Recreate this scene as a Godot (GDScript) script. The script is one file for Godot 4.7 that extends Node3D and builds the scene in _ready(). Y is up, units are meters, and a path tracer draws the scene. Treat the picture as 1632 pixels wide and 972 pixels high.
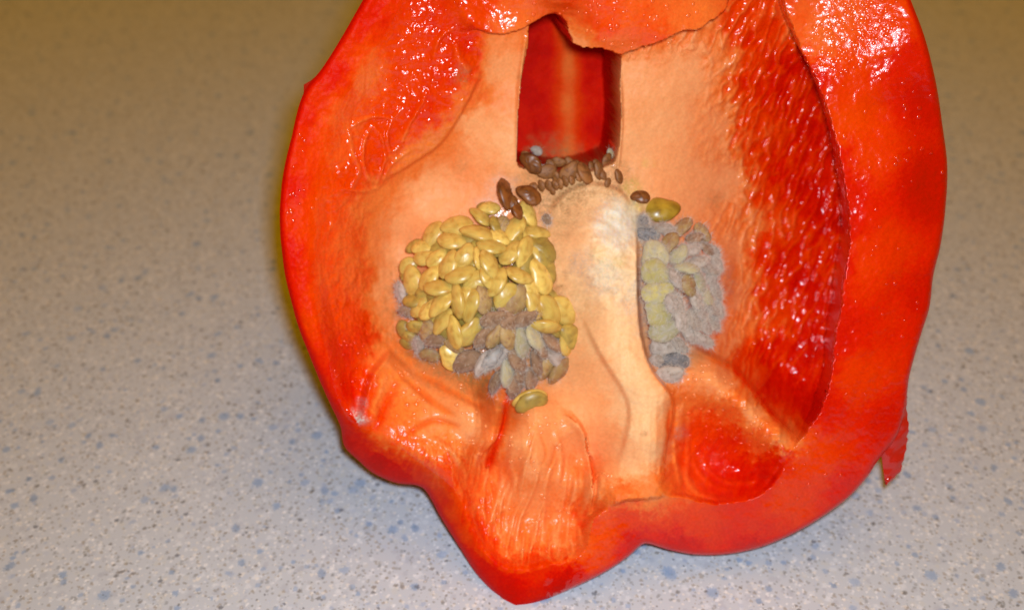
extends Node3D
# A halved red bell pepper with mouldy seeds on a speckled kitchen counter, seen close.
# Shapes on the pepper are laid out in millimetres: u across the cut face, v up it, w back from it into the fruit.

const TILT := 30.0          # how far the cut face leans back
const MIDDLE_Y := 40.4     # height of the middle of the cut face above the counter, mm
const FLARE := 0.0085        # the fruit widens behind the cut, per mm
const AXIS := Vector2(14.0, 8.0)
const LEFT := -40.0
const WIDE := 112.0
const LOW := -52.0
const HIGH := 122.0
const GRID := 0.16

# depth of the inside of the fruit: u, v, w
const INNER := [
	[-30.5, 12.1, 0.8], [-29.5, 16.5, 1.2], [-27.5, 25.1, 1.3], [-22.0, 33.7, 1.6], [-16.6, 42.0, 1.8], [-26.9, -9.6, 2.0], [-29.0, -1.4, 1.5],
	[-24.6, -14.3, 3.0], [-23.7, 24.9, 3.2], [-18.3, 33.5, 3.2], [-10.5, 41.1, 2.5], [-18.0, 24.6, 6.5], [-13.7, 31.5, 5.5], [-7.7, 34.9, 5.0],
	[-21.8, 16.0, 5.5], [-15.9, 19.1, 9.5], [-10.8, 24.4, 8.5], [-5.8, 30.5, 7.0], [-25.7, 7.4, 3.8], [-21.6, 5.3, 8.0], [-17.5, 11.1, 12.0],
	[-24.0, -3.4, 5.5], [-19.9, -5.9, 9.0], [-22.0, -12.6, 6.5], [-21.8, -15.7, 5.0], [-13.6, 8.2, 16.0], [-8.4, 15.2, 15.0], [-3.5, 22.3, 12.0],
	[-0.3, 30.1, 10.0], [2.0, 35.4, 7.5], [1.7, 18.0, 12.5], [1.7, 24.1, 11.0], [-13.8, -0.4, 15.0], [-15.9, -5.7, 13.0], [15.9, 31.1, 9.0],
	[16.5, 24.1, 10.5], [17.2, 18.0, 12.5], [22.1, 28.4, 10.5], [25.9, 19.5, 15.0], [27.1, 33.4, 10.5], [31.1, 23.5, 17.0], [30.6, 13.1, 20.0],
	[34.0, 4.3, 23.0], [32.0, -4.3, 21.0], [36.7, 32.0, 16.0], [37.4, 18.8, 23.0], [37.9, 6.0, 24.0], [41.9, 14.3, 27.0], [45.8, 14.3, 28.0],
	[44.1, 1.5, 27.0], [39.2, -7.1, 24.0], [43.6, -11.4, 22.0], [38.4, -13.1, 19.0], [42.3, -17.4, 12.0], [43.2, 22.8, 25.0], [38.2, 36.2, 15.0],
	[33.6, 40.9, 10.0], [32.6, 45.3, 8.0], [45.3, -7.9, 24.0], [12.0, 15.5, 12.0], [7.4, 12.8, 13.5], [17.2, 13.6, 11.0], [12.1, 9.0, 6.5],
	[9.2, 5.3, 8.5], [17.3, 5.4, 7.5], [13.4, 4.6, 5.6], [13.5, -1.7, 6.5], [18.8, -3.6, 8.5], [10.7, -2.8, 10.0], [16.6, -7.0, 5.0], [11.9, -7.2, 8.0],
	[17.9, -10.6, 4.0], [22.0, -14.3, 3.2], [21.1, -19.8, 2.0], [17.1, -15.2, 4.0], [17.0, -25.4, 1.0], [21.5, -26.4, 0.6], [9.9, -11.8, 9.5],
	[12.8, -17.2, 7.0], [13.1, -25.5, 3.5], [7.8, -11.9, 11.5], [14.5, -12.6, 6.0], [13.4, -29.2, 1.0], [-2.6, -1.4, 9.4], [-9.0, -7.4, 12.0],
	[3.4, -8.3, 12.0], [-7.1, 4.2, 12.0], [3.3, 4.2, 11.2], [-1.7, 8.5, 13.0], [-12.8, 2.1, 16.0], [-0.9, -14.7, 13.5], [-9.5, 10.2, 13.5],
	[5.2, 11.1, 13.0], [-14.7, -10.9, 9.0], [-9.6, -12.6, 7.0], [-4.4, -14.8, 5.6], [-18.7, -14.4, 6.5], [-15.6, -18.0, 3.2], [-8.2, -18.0, 4.2],
	[-4.1, -17.6, 4.6], [-0.6, -16.5, 13.0], [-2.8, -20.0, 8.0], [-7.0, -22.2, 2.8], [-1.6, -23.8, 11.0], [3.3, -15.8, 6.0], [1.3, -19.9, 4.6],
	[5.4, -19.9, 4.9], [9.8, -19.1, 7.5], [2.1, -24.5, 3.4], [4.9, -24.5, 3.8], [8.4, -26.5, 7.0], [3.8, -32.1, 6.6], [-1.6, -32.1, 6.6],
	[8.5, -33.6, 7.0], [11.1, -30.3, 8.0], [4.4, -37.3, 3.4], [11.9, -23.8, 9.5], [-3.7, -29.3, 6.0], [-19.4, -18.9, 2.0], [-15.0, -21.8, 1.4],
	[-11.5, -24.5, 0.6], [-21.4, -17.1, 3.5], [24.1, -15.4, 8.0], [24.9, -21.9, 10.5], [28.5, -20.1, 12.5], [29.5, -25.7, 11.5], [33.9, -25.6, 10.0],
	[36.0, -21.9, 8.0], [37.8, -25.1, 5.5], [24.4, -8.1, 8.5], [29.7, -10.7, 6.4], [34.2, -14.3, 4.6], [38.8, -18.9, 2.6], [40.8, -20.9, 1.6],
	[30.9, -16.8, 9.0], [27.3, -15.4, 9.5], [32.8, -9.4, 16.0], [36.8, -13.3, 14.0], [26.5, -27.9, 6.0], [32.8, -28.8, 4.0], [23.5, 2.4, 11.5],
	[29.0, 2.2, 15.0], [23.7, -7.3, 10.5], [20.8, 6.9, 11.0]
]
# depth of the cut edge round it
const RIM := [
	[-18.6, 45.6, 0.0], [-1.2, 54.5, 1.0], [24.3, 54.5, 1.0], [51.8, 46.8, -2.0], [39.3, 40.4, 1.5], [41.0, 39.7, 0.4], [42.0, 34.8, -0.3],
	[50.5, 39.2, -1.6], [45.7, 28.8, -0.5], [51.0, 27.9, 0.0], [55.3, 37.7, -3.0], [50.9, 29.7, -0.5], [58.4, 29.6, 0.0], [60.2, 19.8, 2.5],
	[46.3, 16.6, -0.5], [54.0, 20.1, -0.5], [47.5, 7.8, -0.5], [53.9, 5.9, 0.0], [59.4, 3.1, 2.0], [45.6, -10.4, 0.0], [52.9, -10.5, 0.8],
	[55.6, -18.9, 2.5], [39.8, -23.5, 1.5], [46.3, -25.5, 2.5], [47.5, -30.2, 4.0], [32.2, -36.9, 5.0], [26.6, -37.3, 4.5], [31.0, -31.1, 2.5],
	[20.1, -35.6, 3.0], [20.7, -29.2, 0.8], [13.5, -40.3, 0.8], [0.6, -45.7, 0.0], [3.2, -39.8, 0.0], [-4.6, -40.3, 1.5], [-9.3, -32.1, 3.5],
	[-10.7, -29.1, 5.0], [-15.2, -26.5, 6.5], [-21.0, -23.2, 7.0], [-23.8, -18.1, 6.0], [-14.8, -23.1, 3.0], [-8.5, -28.3, 2.5], [-20.1, -19.9, 3.5],
	[-27.9, -9.6, 2.2], [-31.4, 0.5, 0.4], [-32.8, 12.2, -0.2], [-30.8, 23.6, -0.2], [-26.2, 33.0, 0.0], [-30.6, 12.1, 0.6], [-27.5, 25.2, 1.0],
	[-23.0, 32.9, 1.0], [-18.5, 39.6, 1.0], [-19.5, 43.2, -0.2], [7.0, 42.6, -2.0], [1.4, 38.1, 1.5], [6.3, 40.2, 3.0], [12.4, 37.4, -1.0],
	[14.8, 34.9, 1.5], [20.1, 39.2, -1.5], [27.1, 40.6, 0.0], [29.8, 43.5, 3.0], [-5.5, 40.4, 1.5], [35.7, 47.3, 0.0], [-9.9, 47.2, 0.5],
	[19.9, 46.0, -2.0]
]
# ripeness of the flesh: u, v, 0 deep red .. 2 orange red .. 4 peach .. 6 cream
const RIPENESS := [
	[41.9, 37.3, 2.6], [46.1, 39.9, 2.3], [50.5, 37.5, 1.9], [54.2, 34.1, 1.0], [57.9, 29.6, 0.7], [46.8, 25.3, 1.9], [49.6, 21.0, 1.6],
	[58.7, 16.4, 0.6], [52.0, 7.8, 1.4], [49.4, 6.0, 1.6], [58.6, 0.4, 0.7], [55.1, -1.3, 1.1], [49.3, -10.4, 1.5], [55.1, -17.9, 0.8],
	[44.5, -24.5, 1.6], [49.2, -27.4, 0.9], [40.0, -28.3, 1.7], [35.7, -33.1, 1.3], [35.8, -35.9, 0.7], [26.4, -32.1, 1.6], [24.7, -35.9, 0.6],
	[17.1, -32.1, 1.6], [18.2, -35.5, 0.7], [13.3, -33.0, 2.1], [7.8, -42.2, 0.6], [0.4, -42.7, 0.7], [3.2, -39.3, 1.2], [-3.2, -39.3, 0.8],
	[-4.1, -35.9, 1.2], [-6.8, -34.0, 0.9], [-8.5, -29.2, 1.1], [-12.9, -24.5, 1.1], [-15.4, -25.0, 0.7], [-18.9, -23.7, 0.6], [-22.1, -19.9, 0.7],
	[-18.5, -18.9, 2.2], [-14.0, -20.7, 2.0], [-10.5, -24.5, 1.5], [-24.6, -14.3, 0.9], [-26.8, -10.5, 1.0], [-30.9, 3.2, 1.1], [-32.1, 7.7, 1.0],
	[-31.4, 16.6, 1.0], [-28.4, 27.0, 1.1], [-24.8, 32.1, 1.1], [-19.4, 40.6, 1.1], [-29.5, 20.9, 1.5], [-30.1, 12.1, 1.5], [-26.6, 27.8, 1.5],
	[-15.0, 42.2, 1.3], [-26.6, 13.7, 1.9], [-21.8, 24.8, 2.1], [-19.2, 31.7, 2.4], [-13.0, 36.8, 1.5], [-9.6, 39.3, 1.2], [-6.0, 36.2, 1.1],
	[-16.1, 24.5, 1.5], [-10.9, 27.0, 1.2], [-21.8, 17.8, 1.6], [-17.9, 20.1, 1.5], [-25.8, 4.7, 2.0], [-21.8, -1.8, 1.8], [-24.1, -7.0, 1.1],
	[-19.9, -5.4, 1.2], [-7.6, 31.4, 1.2], [-14.6, 31.5, 1.6], [-20.5, 8.7, 2.1], [-20.1, 3.4, 2.2], [-22.0, -12.6, 0.9], [-23.2, 20.5, 2.1],
	[-24.8, 26.8, 2.2], [-18.4, 7.7, 3.2], [-17.6, 13.9, 2.9], [-8.8, 22.0, 2.9], [-5.6, 27.8, 2.5], [-13.1, 18.5, 2.8], [-13.6, 10.0, 3.9],
	[-10.2, 16.1, 4.0], [-3.6, 24.1, 4.0], [0.1, 31.9, 3.8], [1.6, 21.5, 4.2], [-16.0, 2.2, 3.8], [-12.7, 6.5, 4.1], [-8.5, 12.7, 4.2],
	[-16.7, -3.0, 3.3], [-0.6, 35.5, 3.2], [-1.2, 40.0, 2.3], [6.9, 43.6, 1.8], [12.2, 39.3, 2.0], [14.7, 35.9, 2.5], [22.7, 40.8, 2.6],
	[8.4, 36.1, 3.6], [27.1, 41.4, 2.8], [0.5, 38.4, 2.8], [-4.7, 41.3, 1.7], [5.7, 41.2, 2.3], [19.3, 38.3, 2.1], [16.8, 31.1, 4.0], [17.2, 19.7, 4.2],
	[22.2, 24.0, 4.1], [25.2, 15.2, 4.0], [25.4, 30.9, 3.8], [29.3, 32.4, 2.8], [30.2, 23.6, 3.3], [31.4, 15.7, 3.7], [33.1, 6.1, 3.4],
	[32.4, -0.8, 3.2], [31.6, -6.0, 2.9], [35.1, 10.3, 2.6], [35.1, -2.7, 2.3], [33.7, 23.4, 1.5], [33.9, 35.7, 1.2], [34.2, 29.5, 1.2],
	[36.1, 19.8, 1.3], [36.4, 12.9, 1.4], [36.8, -1.0, 1.2], [36.6, 6.0, 1.3], [37.8, 27.5, 0.9], [39.3, 16.1, 0.8], [38.8, 4.2, 0.9], [37.5, -7.9, 0.9],
	[42.8, 14.3, 0.8], [45.9, 10.0, 0.7], [46.7, 16.6, 0.9], [45.0, 21.1, 0.8], [47.6, 6.0, 0.9], [46.9, -4.5, 0.8], [44.6, -14.9, 0.8],
	[43.3, 1.5, 0.8], [42.8, -11.4, 0.8], [44.8, -7.1, 0.7], [38.4, -12.2, 0.9], [34.2, -9.5, 1.6], [40.2, 31.7, 0.9], [43.2, 22.8, 0.8],
	[32.0, 39.3, 1.6], [26.3, -7.7, 3.7], [30.7, -11.2, 3.6], [35.2, -15.7, 3.4], [39.7, -20.1, 3.1], [24.3, -10.7, 3.0], [31.6, -15.3, 2.5],
	[28.4, -18.7, 1.7], [32.0, -20.6, 1.3], [34.8, -24.2, 1.1], [31.3, -25.7, 1.1], [26.8, -22.9, 1.8], [25.2, -18.2, 2.3], [36.9, -24.8, 0.9],
	[38.6, -23.1, 1.1], [29.5, -22.0, 1.3], [33.4, -27.0, 1.2], [35.9, -21.1, 2.5], [25.5, -27.9, 2.3], [33.8, -28.2, 1.2], [24.0, -14.4, 2.8],
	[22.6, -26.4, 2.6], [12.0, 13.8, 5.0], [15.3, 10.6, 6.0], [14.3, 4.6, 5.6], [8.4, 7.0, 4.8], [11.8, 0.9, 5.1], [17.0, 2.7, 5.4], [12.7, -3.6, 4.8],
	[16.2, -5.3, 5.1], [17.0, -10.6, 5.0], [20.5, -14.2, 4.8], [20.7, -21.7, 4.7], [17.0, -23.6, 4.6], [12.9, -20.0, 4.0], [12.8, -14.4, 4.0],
	[10.6, -15.4, 4.1], [14.6, -19.0, 4.0], [11.9, -10.8, 4.2], [13.2, -9.8, 4.3], [17.9, -17.9, 5.0], [18.3, -14.3, 5.1], [15.7, -7.9, 5.1],  # cream core band, set paler along its edge to paint in the brighter side
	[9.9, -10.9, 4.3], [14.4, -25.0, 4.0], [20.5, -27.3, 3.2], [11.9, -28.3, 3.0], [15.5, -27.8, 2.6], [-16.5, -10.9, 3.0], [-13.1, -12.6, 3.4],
	[-10.4, -11.7, 3.3], [-16.7, -8.7, 3.1], [-8.1, -14.4, 3.5], [-6.0, -18.0, 3.8], [-12.0, -18.9, 3.4], [-10.0, -17.1, 3.6], [-14.4, -16.2, 2.9],
	[-18.7, -14.4, 2.5], [-0.9, -12.8, 2.8], [0.2, -17.5, 2.9], [3.7, -16.2, 3.9], [1.7, -19.9, 3.9], [6.4, -19.0, 3.7], [10.2, -19.1, 3.6],
	[3.4, -24.1, 3.7], [7.9, -26.5, 3.4], [3.8, -29.3, 3.4], [3.8, -33.1, 2.9], [1.0, -35.0, 2.7], [8.4, -34.0, 2.6], [11.2, -31.2, 1.5],
	[-2.0, -29.3, 2.2], [-3.1, -23.8, 2.6], [6.7, -31.2, 3.0], [0.6, -26.5, 3.0], [11.6, -25.6, 2.6], [-10.4, -21.7, 2.6], [-6.4, -25.5, 1.9],
	[-2.6, -1.4, 2.9], [-8.8, -2.1, 3.2], [3.3, -0.2, 3.4], [-1.9, -11.0, 2.9], [22.6, 1.6, 3.9], [27.1, 4.9, 3.7], [25.5, -3.9, 3.5], [33.7, 0.0, 3.0],
	[11.8, -29.3, 1.9], [-2.3, -24.2, 2.3], [-21.9, -16.2, 1.2], [-20.5, -13.1, 1.6]
]
const OUTLINE := [
	[-18.6, 45.6], [-11.5, 52.2], [-1.2, 55.3], [11.3, 57.0], [24.2, 56.2], [36.9, 54.8], [47.3, 51.7], [52.6, 47.7], [54.8, 42.7], [57.0, 37.7],
	[58.9, 31.4], [60.2, 25.1], [61.2, 19.4], [61.3, 13.7], [60.9, 8.4], [60.1, 4.0], [59.8, -0.5], [58.9, -4.1], [58.0, -7.8], [57.4, -11.0],
	[57.1, -15.2], [56.1, -19.4], [53.5, -23.1], [52.0, -25.7], [49.3, -28.8], [45.7, -31.6], [42.2, -33.8], [37.2, -36.1], [32.2, -37.2], [27.6, -37.3],
	[23.4, -36.5], [20.5, -35.6], [19.3, -35.9], [17.3, -37.7], [13.5, -40.2], [7.8, -43.1], [3.6, -44.9], [0.6, -45.9], [0.0, -45.5], [-1.9, -43.5],
	[-4.6, -40.3], [-7.2, -35.9], [-9.3, -32.1], [-10.7, -29.1], [-11.8, -27.4], [-13.1, -26.8], [-15.7, -26.5], [-18.8, -25.1], [-21.0, -23.2],
	[-23.0, -21.1], [-23.8, -18.1], [-25.7, -14.3], [-27.9, -9.6], [-30.1, -4.1], [-31.4, 0.5], [-32.4, 5.9], [-32.8, 12.2], [-32.1, 18.4],
	[-30.8, 23.6], [-28.9, 29.6], [-26.2, 33.0], [-23.4, 37.2], [-20.4, 42.3]
]
const OPENING := [
	[35.7, 47.3], [37.1, 42.0], [38.7, 37.9], [41.2, 33.0], [43.3, 28.7], [45.1, 23.1], [46.5, 17.5], [47.4, 12.2], [47.6, 7.7], [46.9, 2.8],
	[46.8, -0.4], [46.1, -4.9], [45.8, -10.4], [44.5, -15.1], [42.6, -18.8], [40.8, -21.6], [39.0, -25.4], [36.8, -27.8], [33.6, -29.2], [29.0, -29.2],
	[25.7, -28.3], [23.4, -28.3], [20.7, -28.7], [16.0, -29.2], [11.9, -31.6], [11.0, -35.0], [9.2, -37.1], [5.0, -38.1], [1.3, -39.0], [-1.9, -38.3],
	[-4.6, -35.0], [-6.8, -29.2], [-9.0, -26.4], [-12.1, -24.0], [-15.8, -21.2], [-19.3, -18.9], [-22.6, -17.3], [-24.4, -14.3], [-25.8, -9.6],
	[-27.6, -1.3], [-28.5, 5.9], [-28.2, 12.1], [-27.1, 18.2], [-25.0, 25.1], [-20.4, 32.8], [-16.0, 39.6], [-13.3, 44.7], [-9.9, 43.8], [-6.8, 39.1],
	[-4.7, 38.1], [-1.2, 37.4], [1.4, 37.9], [3.4, 38.9], [6.3, 40.0], [7.3, 39.2], [8.0, 37.4], [8.8, 35.8], [10.9, 35.4], [12.6, 35.5], [14.8, 34.6],
	[16.9, 35.3], [21.1, 36.8], [23.7, 38.1], [25.9, 38.3], [27.6, 39.4], [29.4, 40.3], [30.1, 42.0], [30.3, 46.9]
]
const HOLE := [
	[3.8, 39.0], [3.2, 34.9], [2.3, 28.2], [2.1, 21.5], [2.3, 18.7], [4.2, 18.2], [8.6, 17.4], [12.0, 17.9], [14.4, 18.7], [15.4, 19.6], [15.9, 24.0],
	[15.6, 29.1], [15.2, 34.9], [10.1, 39.0]
]
const FLAP := [
	[-10.7, 47.2], [-6.8, 39.1], [-4.2, 36.7], [2.0, 36.1], [6.6, 38.7], [8.5, 33.6], [15.4, 32.8], [21.8, 34.5], [27.8, 36.4], [31.9, 40.2],
	[32.1, 46.2]
]
const SEPTUM_LEFT := [
	[1.8, 39.5], [1.7, 28.4], [1.9, 15.4], [-3.4, 10.2], [-8.6, 10.2], [-12.7, 4.8], [-14.2, -7.4], [-17.8, -3.8], [-19.5, 5.1], [-18.7, 15.8],
	[-13.1, 18.1], [-8.8, 22.0], [-5.6, 27.8], [-3.2, 34.7]
]
const SEPTUM_RIGHT := [
	[14.8, 35.4], [15.8, 24.1], [15.9, 16.3], [20.8, 13.7], [28.9, 9.8], [30.8, 2.9], [29.1, -7.4], [33.9, -7.8], [35.4, 1.7], [34.2, 12.1],
	[32.2, 18.2], [29.8, 30.6], [29.5, 37.7]
]
const PLACENTA := [
	[2.5, 18.4], [4.4, 12.7], [7.6, 6.9], [9.1, -3.8], [6.9, -12.8], [8.4, -15.4], [12.2, -21.9], [12.6, -28.3], [21.5, -27.3], [23.3, -14.4],
	[19.8, -8.9], [18.2, 0.9], [18.5, 12.1], [15.9, 18.4]
]
const FOLD_LEFT := [
	[-19.1, -9.1], [-14.2, -7.4], [-9.4, -10.9], [-2.0, -14.6], [-0.8, -18.2], [-3.1, -23.8], [-6.5, -29.3], [-11.1, -25.5], [-19.3, -19.8],
	[-22.2, -16.2]
]
const FOLD_MIDDLE := [
	[-0.8, -18.2], [1.3, -14.7], [7.6, -14.5], [12.2, -21.9], [12.6, -29.3], [10.6, -35.9], [1.3, -39.3], [-4.1, -35.9], [-6.5, -29.3], [-3.1, -23.8]
]
const RIDGE := [
	[22.7, -7.3], [27.2, -7.3], [32.7, -10.2], [36.7, -15.0], [41.2, -19.0], [42.0, -21.2], [39.3, -21.2], [34.5, -19.0], [29.9, -14.4], [24.3, -11.6]
]
const POCKET := [
	[23.4, -12.5], [25.2, -11.8], [29.9, -14.9], [34.5, -19.0], [39.3, -21.2], [41.6, -21.7], [37.3, -29.2], [26.3, -29.2], [22.0, -27.3]
]
const LEFT_WALL := [
	[-15.1, 47.3], [-6.0, 38.4], [-3.2, 34.7], [-5.6, 27.8], [-13.1, 18.1], [-18.7, 15.8], [-19.5, 5.1], [-17.8, -3.8], [-14.2, -7.4], [-19.1, -9.1],
	[-22.6, -18.0], [-29.9, -10.6], [-33.3, 16.6], [-23.9, 38.1]
]
# strands raised on the flesh, negative ones creases with painted shade: width, height, line
const STRANDS := [
	[0.50, 0.35, [ [-22.1, 24.4], [-21.7, 21.3], [-20.6, 18.6], [-21.8, 16.0] ]],
	[0.45, 0.40, [ [-18.7, 24.6], [-19.8, 22.5], [-20.0, 19.9], [-19.0, 17.1], [-17.6, 16.6] ]],
	[0.45, 0.40, [ [-18.7, 24.6], [-17.4, 23.2], [-16.7, 20.1], [-17.4, 17.0] ]],
	[0.40, 0.30, [ [-22.1, 24.4], [-20.3, 25.4], [-18.0, 25.9], [-15.7, 25.4] ]],
	[0.40, 0.30, [ [-14.4, 26.7], [-15.7, 25.4], [-16.5, 23.2], [-15.8, 20.9], [-14.2, 21.7] ]],
	[0.45, 0.35, [ [-11.0, 29.2], [-12.2, 26.6], [-13.5, 24.4], [-14.2, 22.2] ]],
	[0.40, 0.25, [ [-16.8, 16.5], [-15.9, 18.7], [-13.2, 20.8] ]],
	[0.40, 0.25, [ [-23.2, 16.1], [-20.2, 15.5], [-17.7, 15.7] ]],
	[0.55, 0.50, [ [4.4, -24.1], [3.3, -28.4], [1.8, -32.1], [0.8, -36.9] ]],
	[0.50, 0.50, [ [2.6, -28.4], [1.3, -30.7], [0.3, -34.0], [-0.5, -37.4] ]],
	[0.70, 0.50, [ [-3.3, -20.0], [-4.4, -23.2], [-5.1, -26.5] ]],
	[0.50, 0.45, [ [-1.4, -20.0], [-2.3, -24.2], [-3.9, -28.4] ]],
	[0.60, 0.50, [ [-0.5, -25.6], [-1.6, -29.3], [-2.6, -33.1], [-3.0, -35.5] ]],
	[0.40, 0.40, [ [-3.1, -26.5], [-3.5, -30.2], [-3.1, -34.0] ]],
	[0.50, 0.35, [ [6.4, -23.6], [5.5, -27.4], [5.3, -32.2], [4.8, -35.9] ]],
	[0.50, 0.40, [ [8.9, -22.8], [8.4, -27.4], [7.8, -32.2], [6.3, -37.4] ]],
	[0.50, 0.40, [ [10.9, -22.8], [10.1, -27.4], [9.0, -32.2], [8.2, -36.4] ]],
	[0.40, 0.50, [ [6.8, -34.0], [6.1, -35.9], [5.5, -38.1] ]],
	[0.40, 0.50, [ [7.9, -34.5], [6.8, -38.0] ]],
	[0.40, 0.50, [ [3.8, -34.0], [2.7, -38.3] ]],
	[0.35, 0.50, [ [2.4, -34.0], [1.6, -38.6] ]],
	[0.40, 0.50, [ [9.3, -34.0], [9.2, -36.9] ]],
	[0.40, 0.50, [ [10.4, -33.1], [10.5, -35.9] ]],
	[0.60, 0.50, [ [0.6, -19.9], [0.4, -23.7], [0.9, -26.5], [0.1, -29.3] ]],
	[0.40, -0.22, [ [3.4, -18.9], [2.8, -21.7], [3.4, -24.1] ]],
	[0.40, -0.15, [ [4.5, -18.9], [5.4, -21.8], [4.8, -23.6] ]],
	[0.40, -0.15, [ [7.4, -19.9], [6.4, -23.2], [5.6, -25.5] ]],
	[0.80, 0.60, [ [8.8, -16.7], [10.7, -19.1], [11.5, -22.8] ]],
	[0.70, 0.60, [ [12.3, -26.4], [11.9, -29.3], [11.8, -32.6] ]],
	[0.70, 0.50, [ [13.7, -24.1], [13.0, -26.9], [12.6, -29.3] ]],
	[0.70, 0.40, [ [25.9, -19.2], [26.5, -22.0], [26.2, -25.6], [27.7, -27.9], [31.0, -29.0], [34.6, -28.5] ]],
	[0.60, 0.30, [ [26.8, -21.5], [27.9, -24.7], [30.3, -27.0], [32.9, -27.4] ]],
	[0.60, 0.50, [ [24.3, -20.0], [24.6, -23.7], [25.1, -26.5] ]],
	[0.50, 0.25, [ [28.6, -22.9], [30.0, -25.2], [32.6, -26.4], [36.5, -26.0] ]],
	[1.20, 0.80, [ [25.1, -15.4], [24.9, -18.2], [25.3, -20.1] ]],
	[0.50, 0.40, [ [-10.3, 34.1], [-9.5, 36.7], [-7.8, 38.0] ]],
	[0.90, 0.60, [ [-7.4, 35.8], [-6.8, 34.0], [-5.6, 32.2] ]],
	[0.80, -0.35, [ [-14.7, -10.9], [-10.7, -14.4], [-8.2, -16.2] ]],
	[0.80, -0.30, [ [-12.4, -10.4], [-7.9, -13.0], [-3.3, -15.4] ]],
	[0.90, 0.50, [ [-17.4, -10.9], [-19.7, -15.3], [-21.3, -18.9] ]],
	[0.80, -0.30, [ [-15.7, -11.7], [-17.9, -15.3], [-19.3, -18.0] ]],
	[0.35, 0.70, [ [2.6, 36.3], [2.2, 31.0], [2.0, 24.1], [2.2, 18.9] ]],
	[0.35, 0.70, [ [15.4, 32.8], [15.9, 28.5], [16.1, 23.3], [15.9, 18.4] ]],
	[0.50, 0.50, [ [0.9, -25.5], [-0.6, -28.4], [-1.2, -32.2], [-1.1, -35.9] ]],
	[0.45, 0.50, [ [5.6, -28.4], [4.6, -31.7], [3.6, -35.9] ]],
	[0.50, 0.50, [ [9.9, -24.7], [9.6, -28.4], [8.7, -32.2] ]],
	[0.40, 0.45, [ [-2.3, -26.5], [-2.0, -30.3], [-1.5, -34.0] ]],
	[0.60, 0.45, [ [3.5, -19.9], [2.2, -24.1], [1.9, -28.4] ]],
	[0.60, 0.45, [ [6.9, -19.0], [7.9, -22.8], [7.4, -26.5] ]],
	[0.60, 0.30, [ [-11.1, -19.8], [-8.5, -21.7], [-5.9, -25.5] ]],
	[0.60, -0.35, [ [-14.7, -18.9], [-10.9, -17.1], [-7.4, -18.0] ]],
	[0.70, 0.60, [ [11.1, -19.1], [12.0, -22.8], [11.6, -27.4], [10.8, -32.2] ]],
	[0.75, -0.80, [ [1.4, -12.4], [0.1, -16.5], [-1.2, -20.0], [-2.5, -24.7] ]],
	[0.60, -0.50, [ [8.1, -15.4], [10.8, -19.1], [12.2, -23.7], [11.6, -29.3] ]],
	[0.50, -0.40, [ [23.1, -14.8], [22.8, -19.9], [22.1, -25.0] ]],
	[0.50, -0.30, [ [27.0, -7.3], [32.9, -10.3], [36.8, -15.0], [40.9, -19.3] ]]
]
# steps in the flesh, raised on the left of the line: height, fall, line
const STEPS := [
	[3.20, 5.00, [ [22.0, -26.8], [22.9, -19.9], [23.5, -14.4], [19.8, -8.5], [18.4, 0.0], [18.2, 11.7] ]],
	[2.00, 4.00, [ [-3.4, -22.3], [-1.2, -19.1], [0.5, -14.7] ]],
	[2.00, 3.50, [ [11.4, -33.1], [12.0, -25.5], [11.0, -19.1], [8.2, -15.2] ]],
	[1.40, 4.50, [ [0.6, -15.1], [-1.4, -19.1], [-1.5, -24.2] ]],
	[3.60, 6.00, [ [41.4, -19.7], [36.7, -14.6], [32.8, -10.0], [26.4, -6.7] ]],
	[2.50, 5.00, [ [-15.5, -7.0], [-19.0, -10.4], [-20.7, -14.4], [-21.8, -17.8] ]],
	[1.10, 5.00, [ [17.9, 12.3], [15.9, 15.1], [12.0, 15.9], [8.3, 14.1], [6.2, 10.7] ]],
	[1.00, 3.50, [ [-17.8, 16.4], [-12.2, 19.4], [-8.0, 22.9], [-3.1, 32.5] ]],
	[1.10, 4.00, [ [10.6, -1.0], [13.2, -7.1], [17.2, -14.3], [16.9, -19.8], [15.7, -24.5] ]]
]
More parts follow.
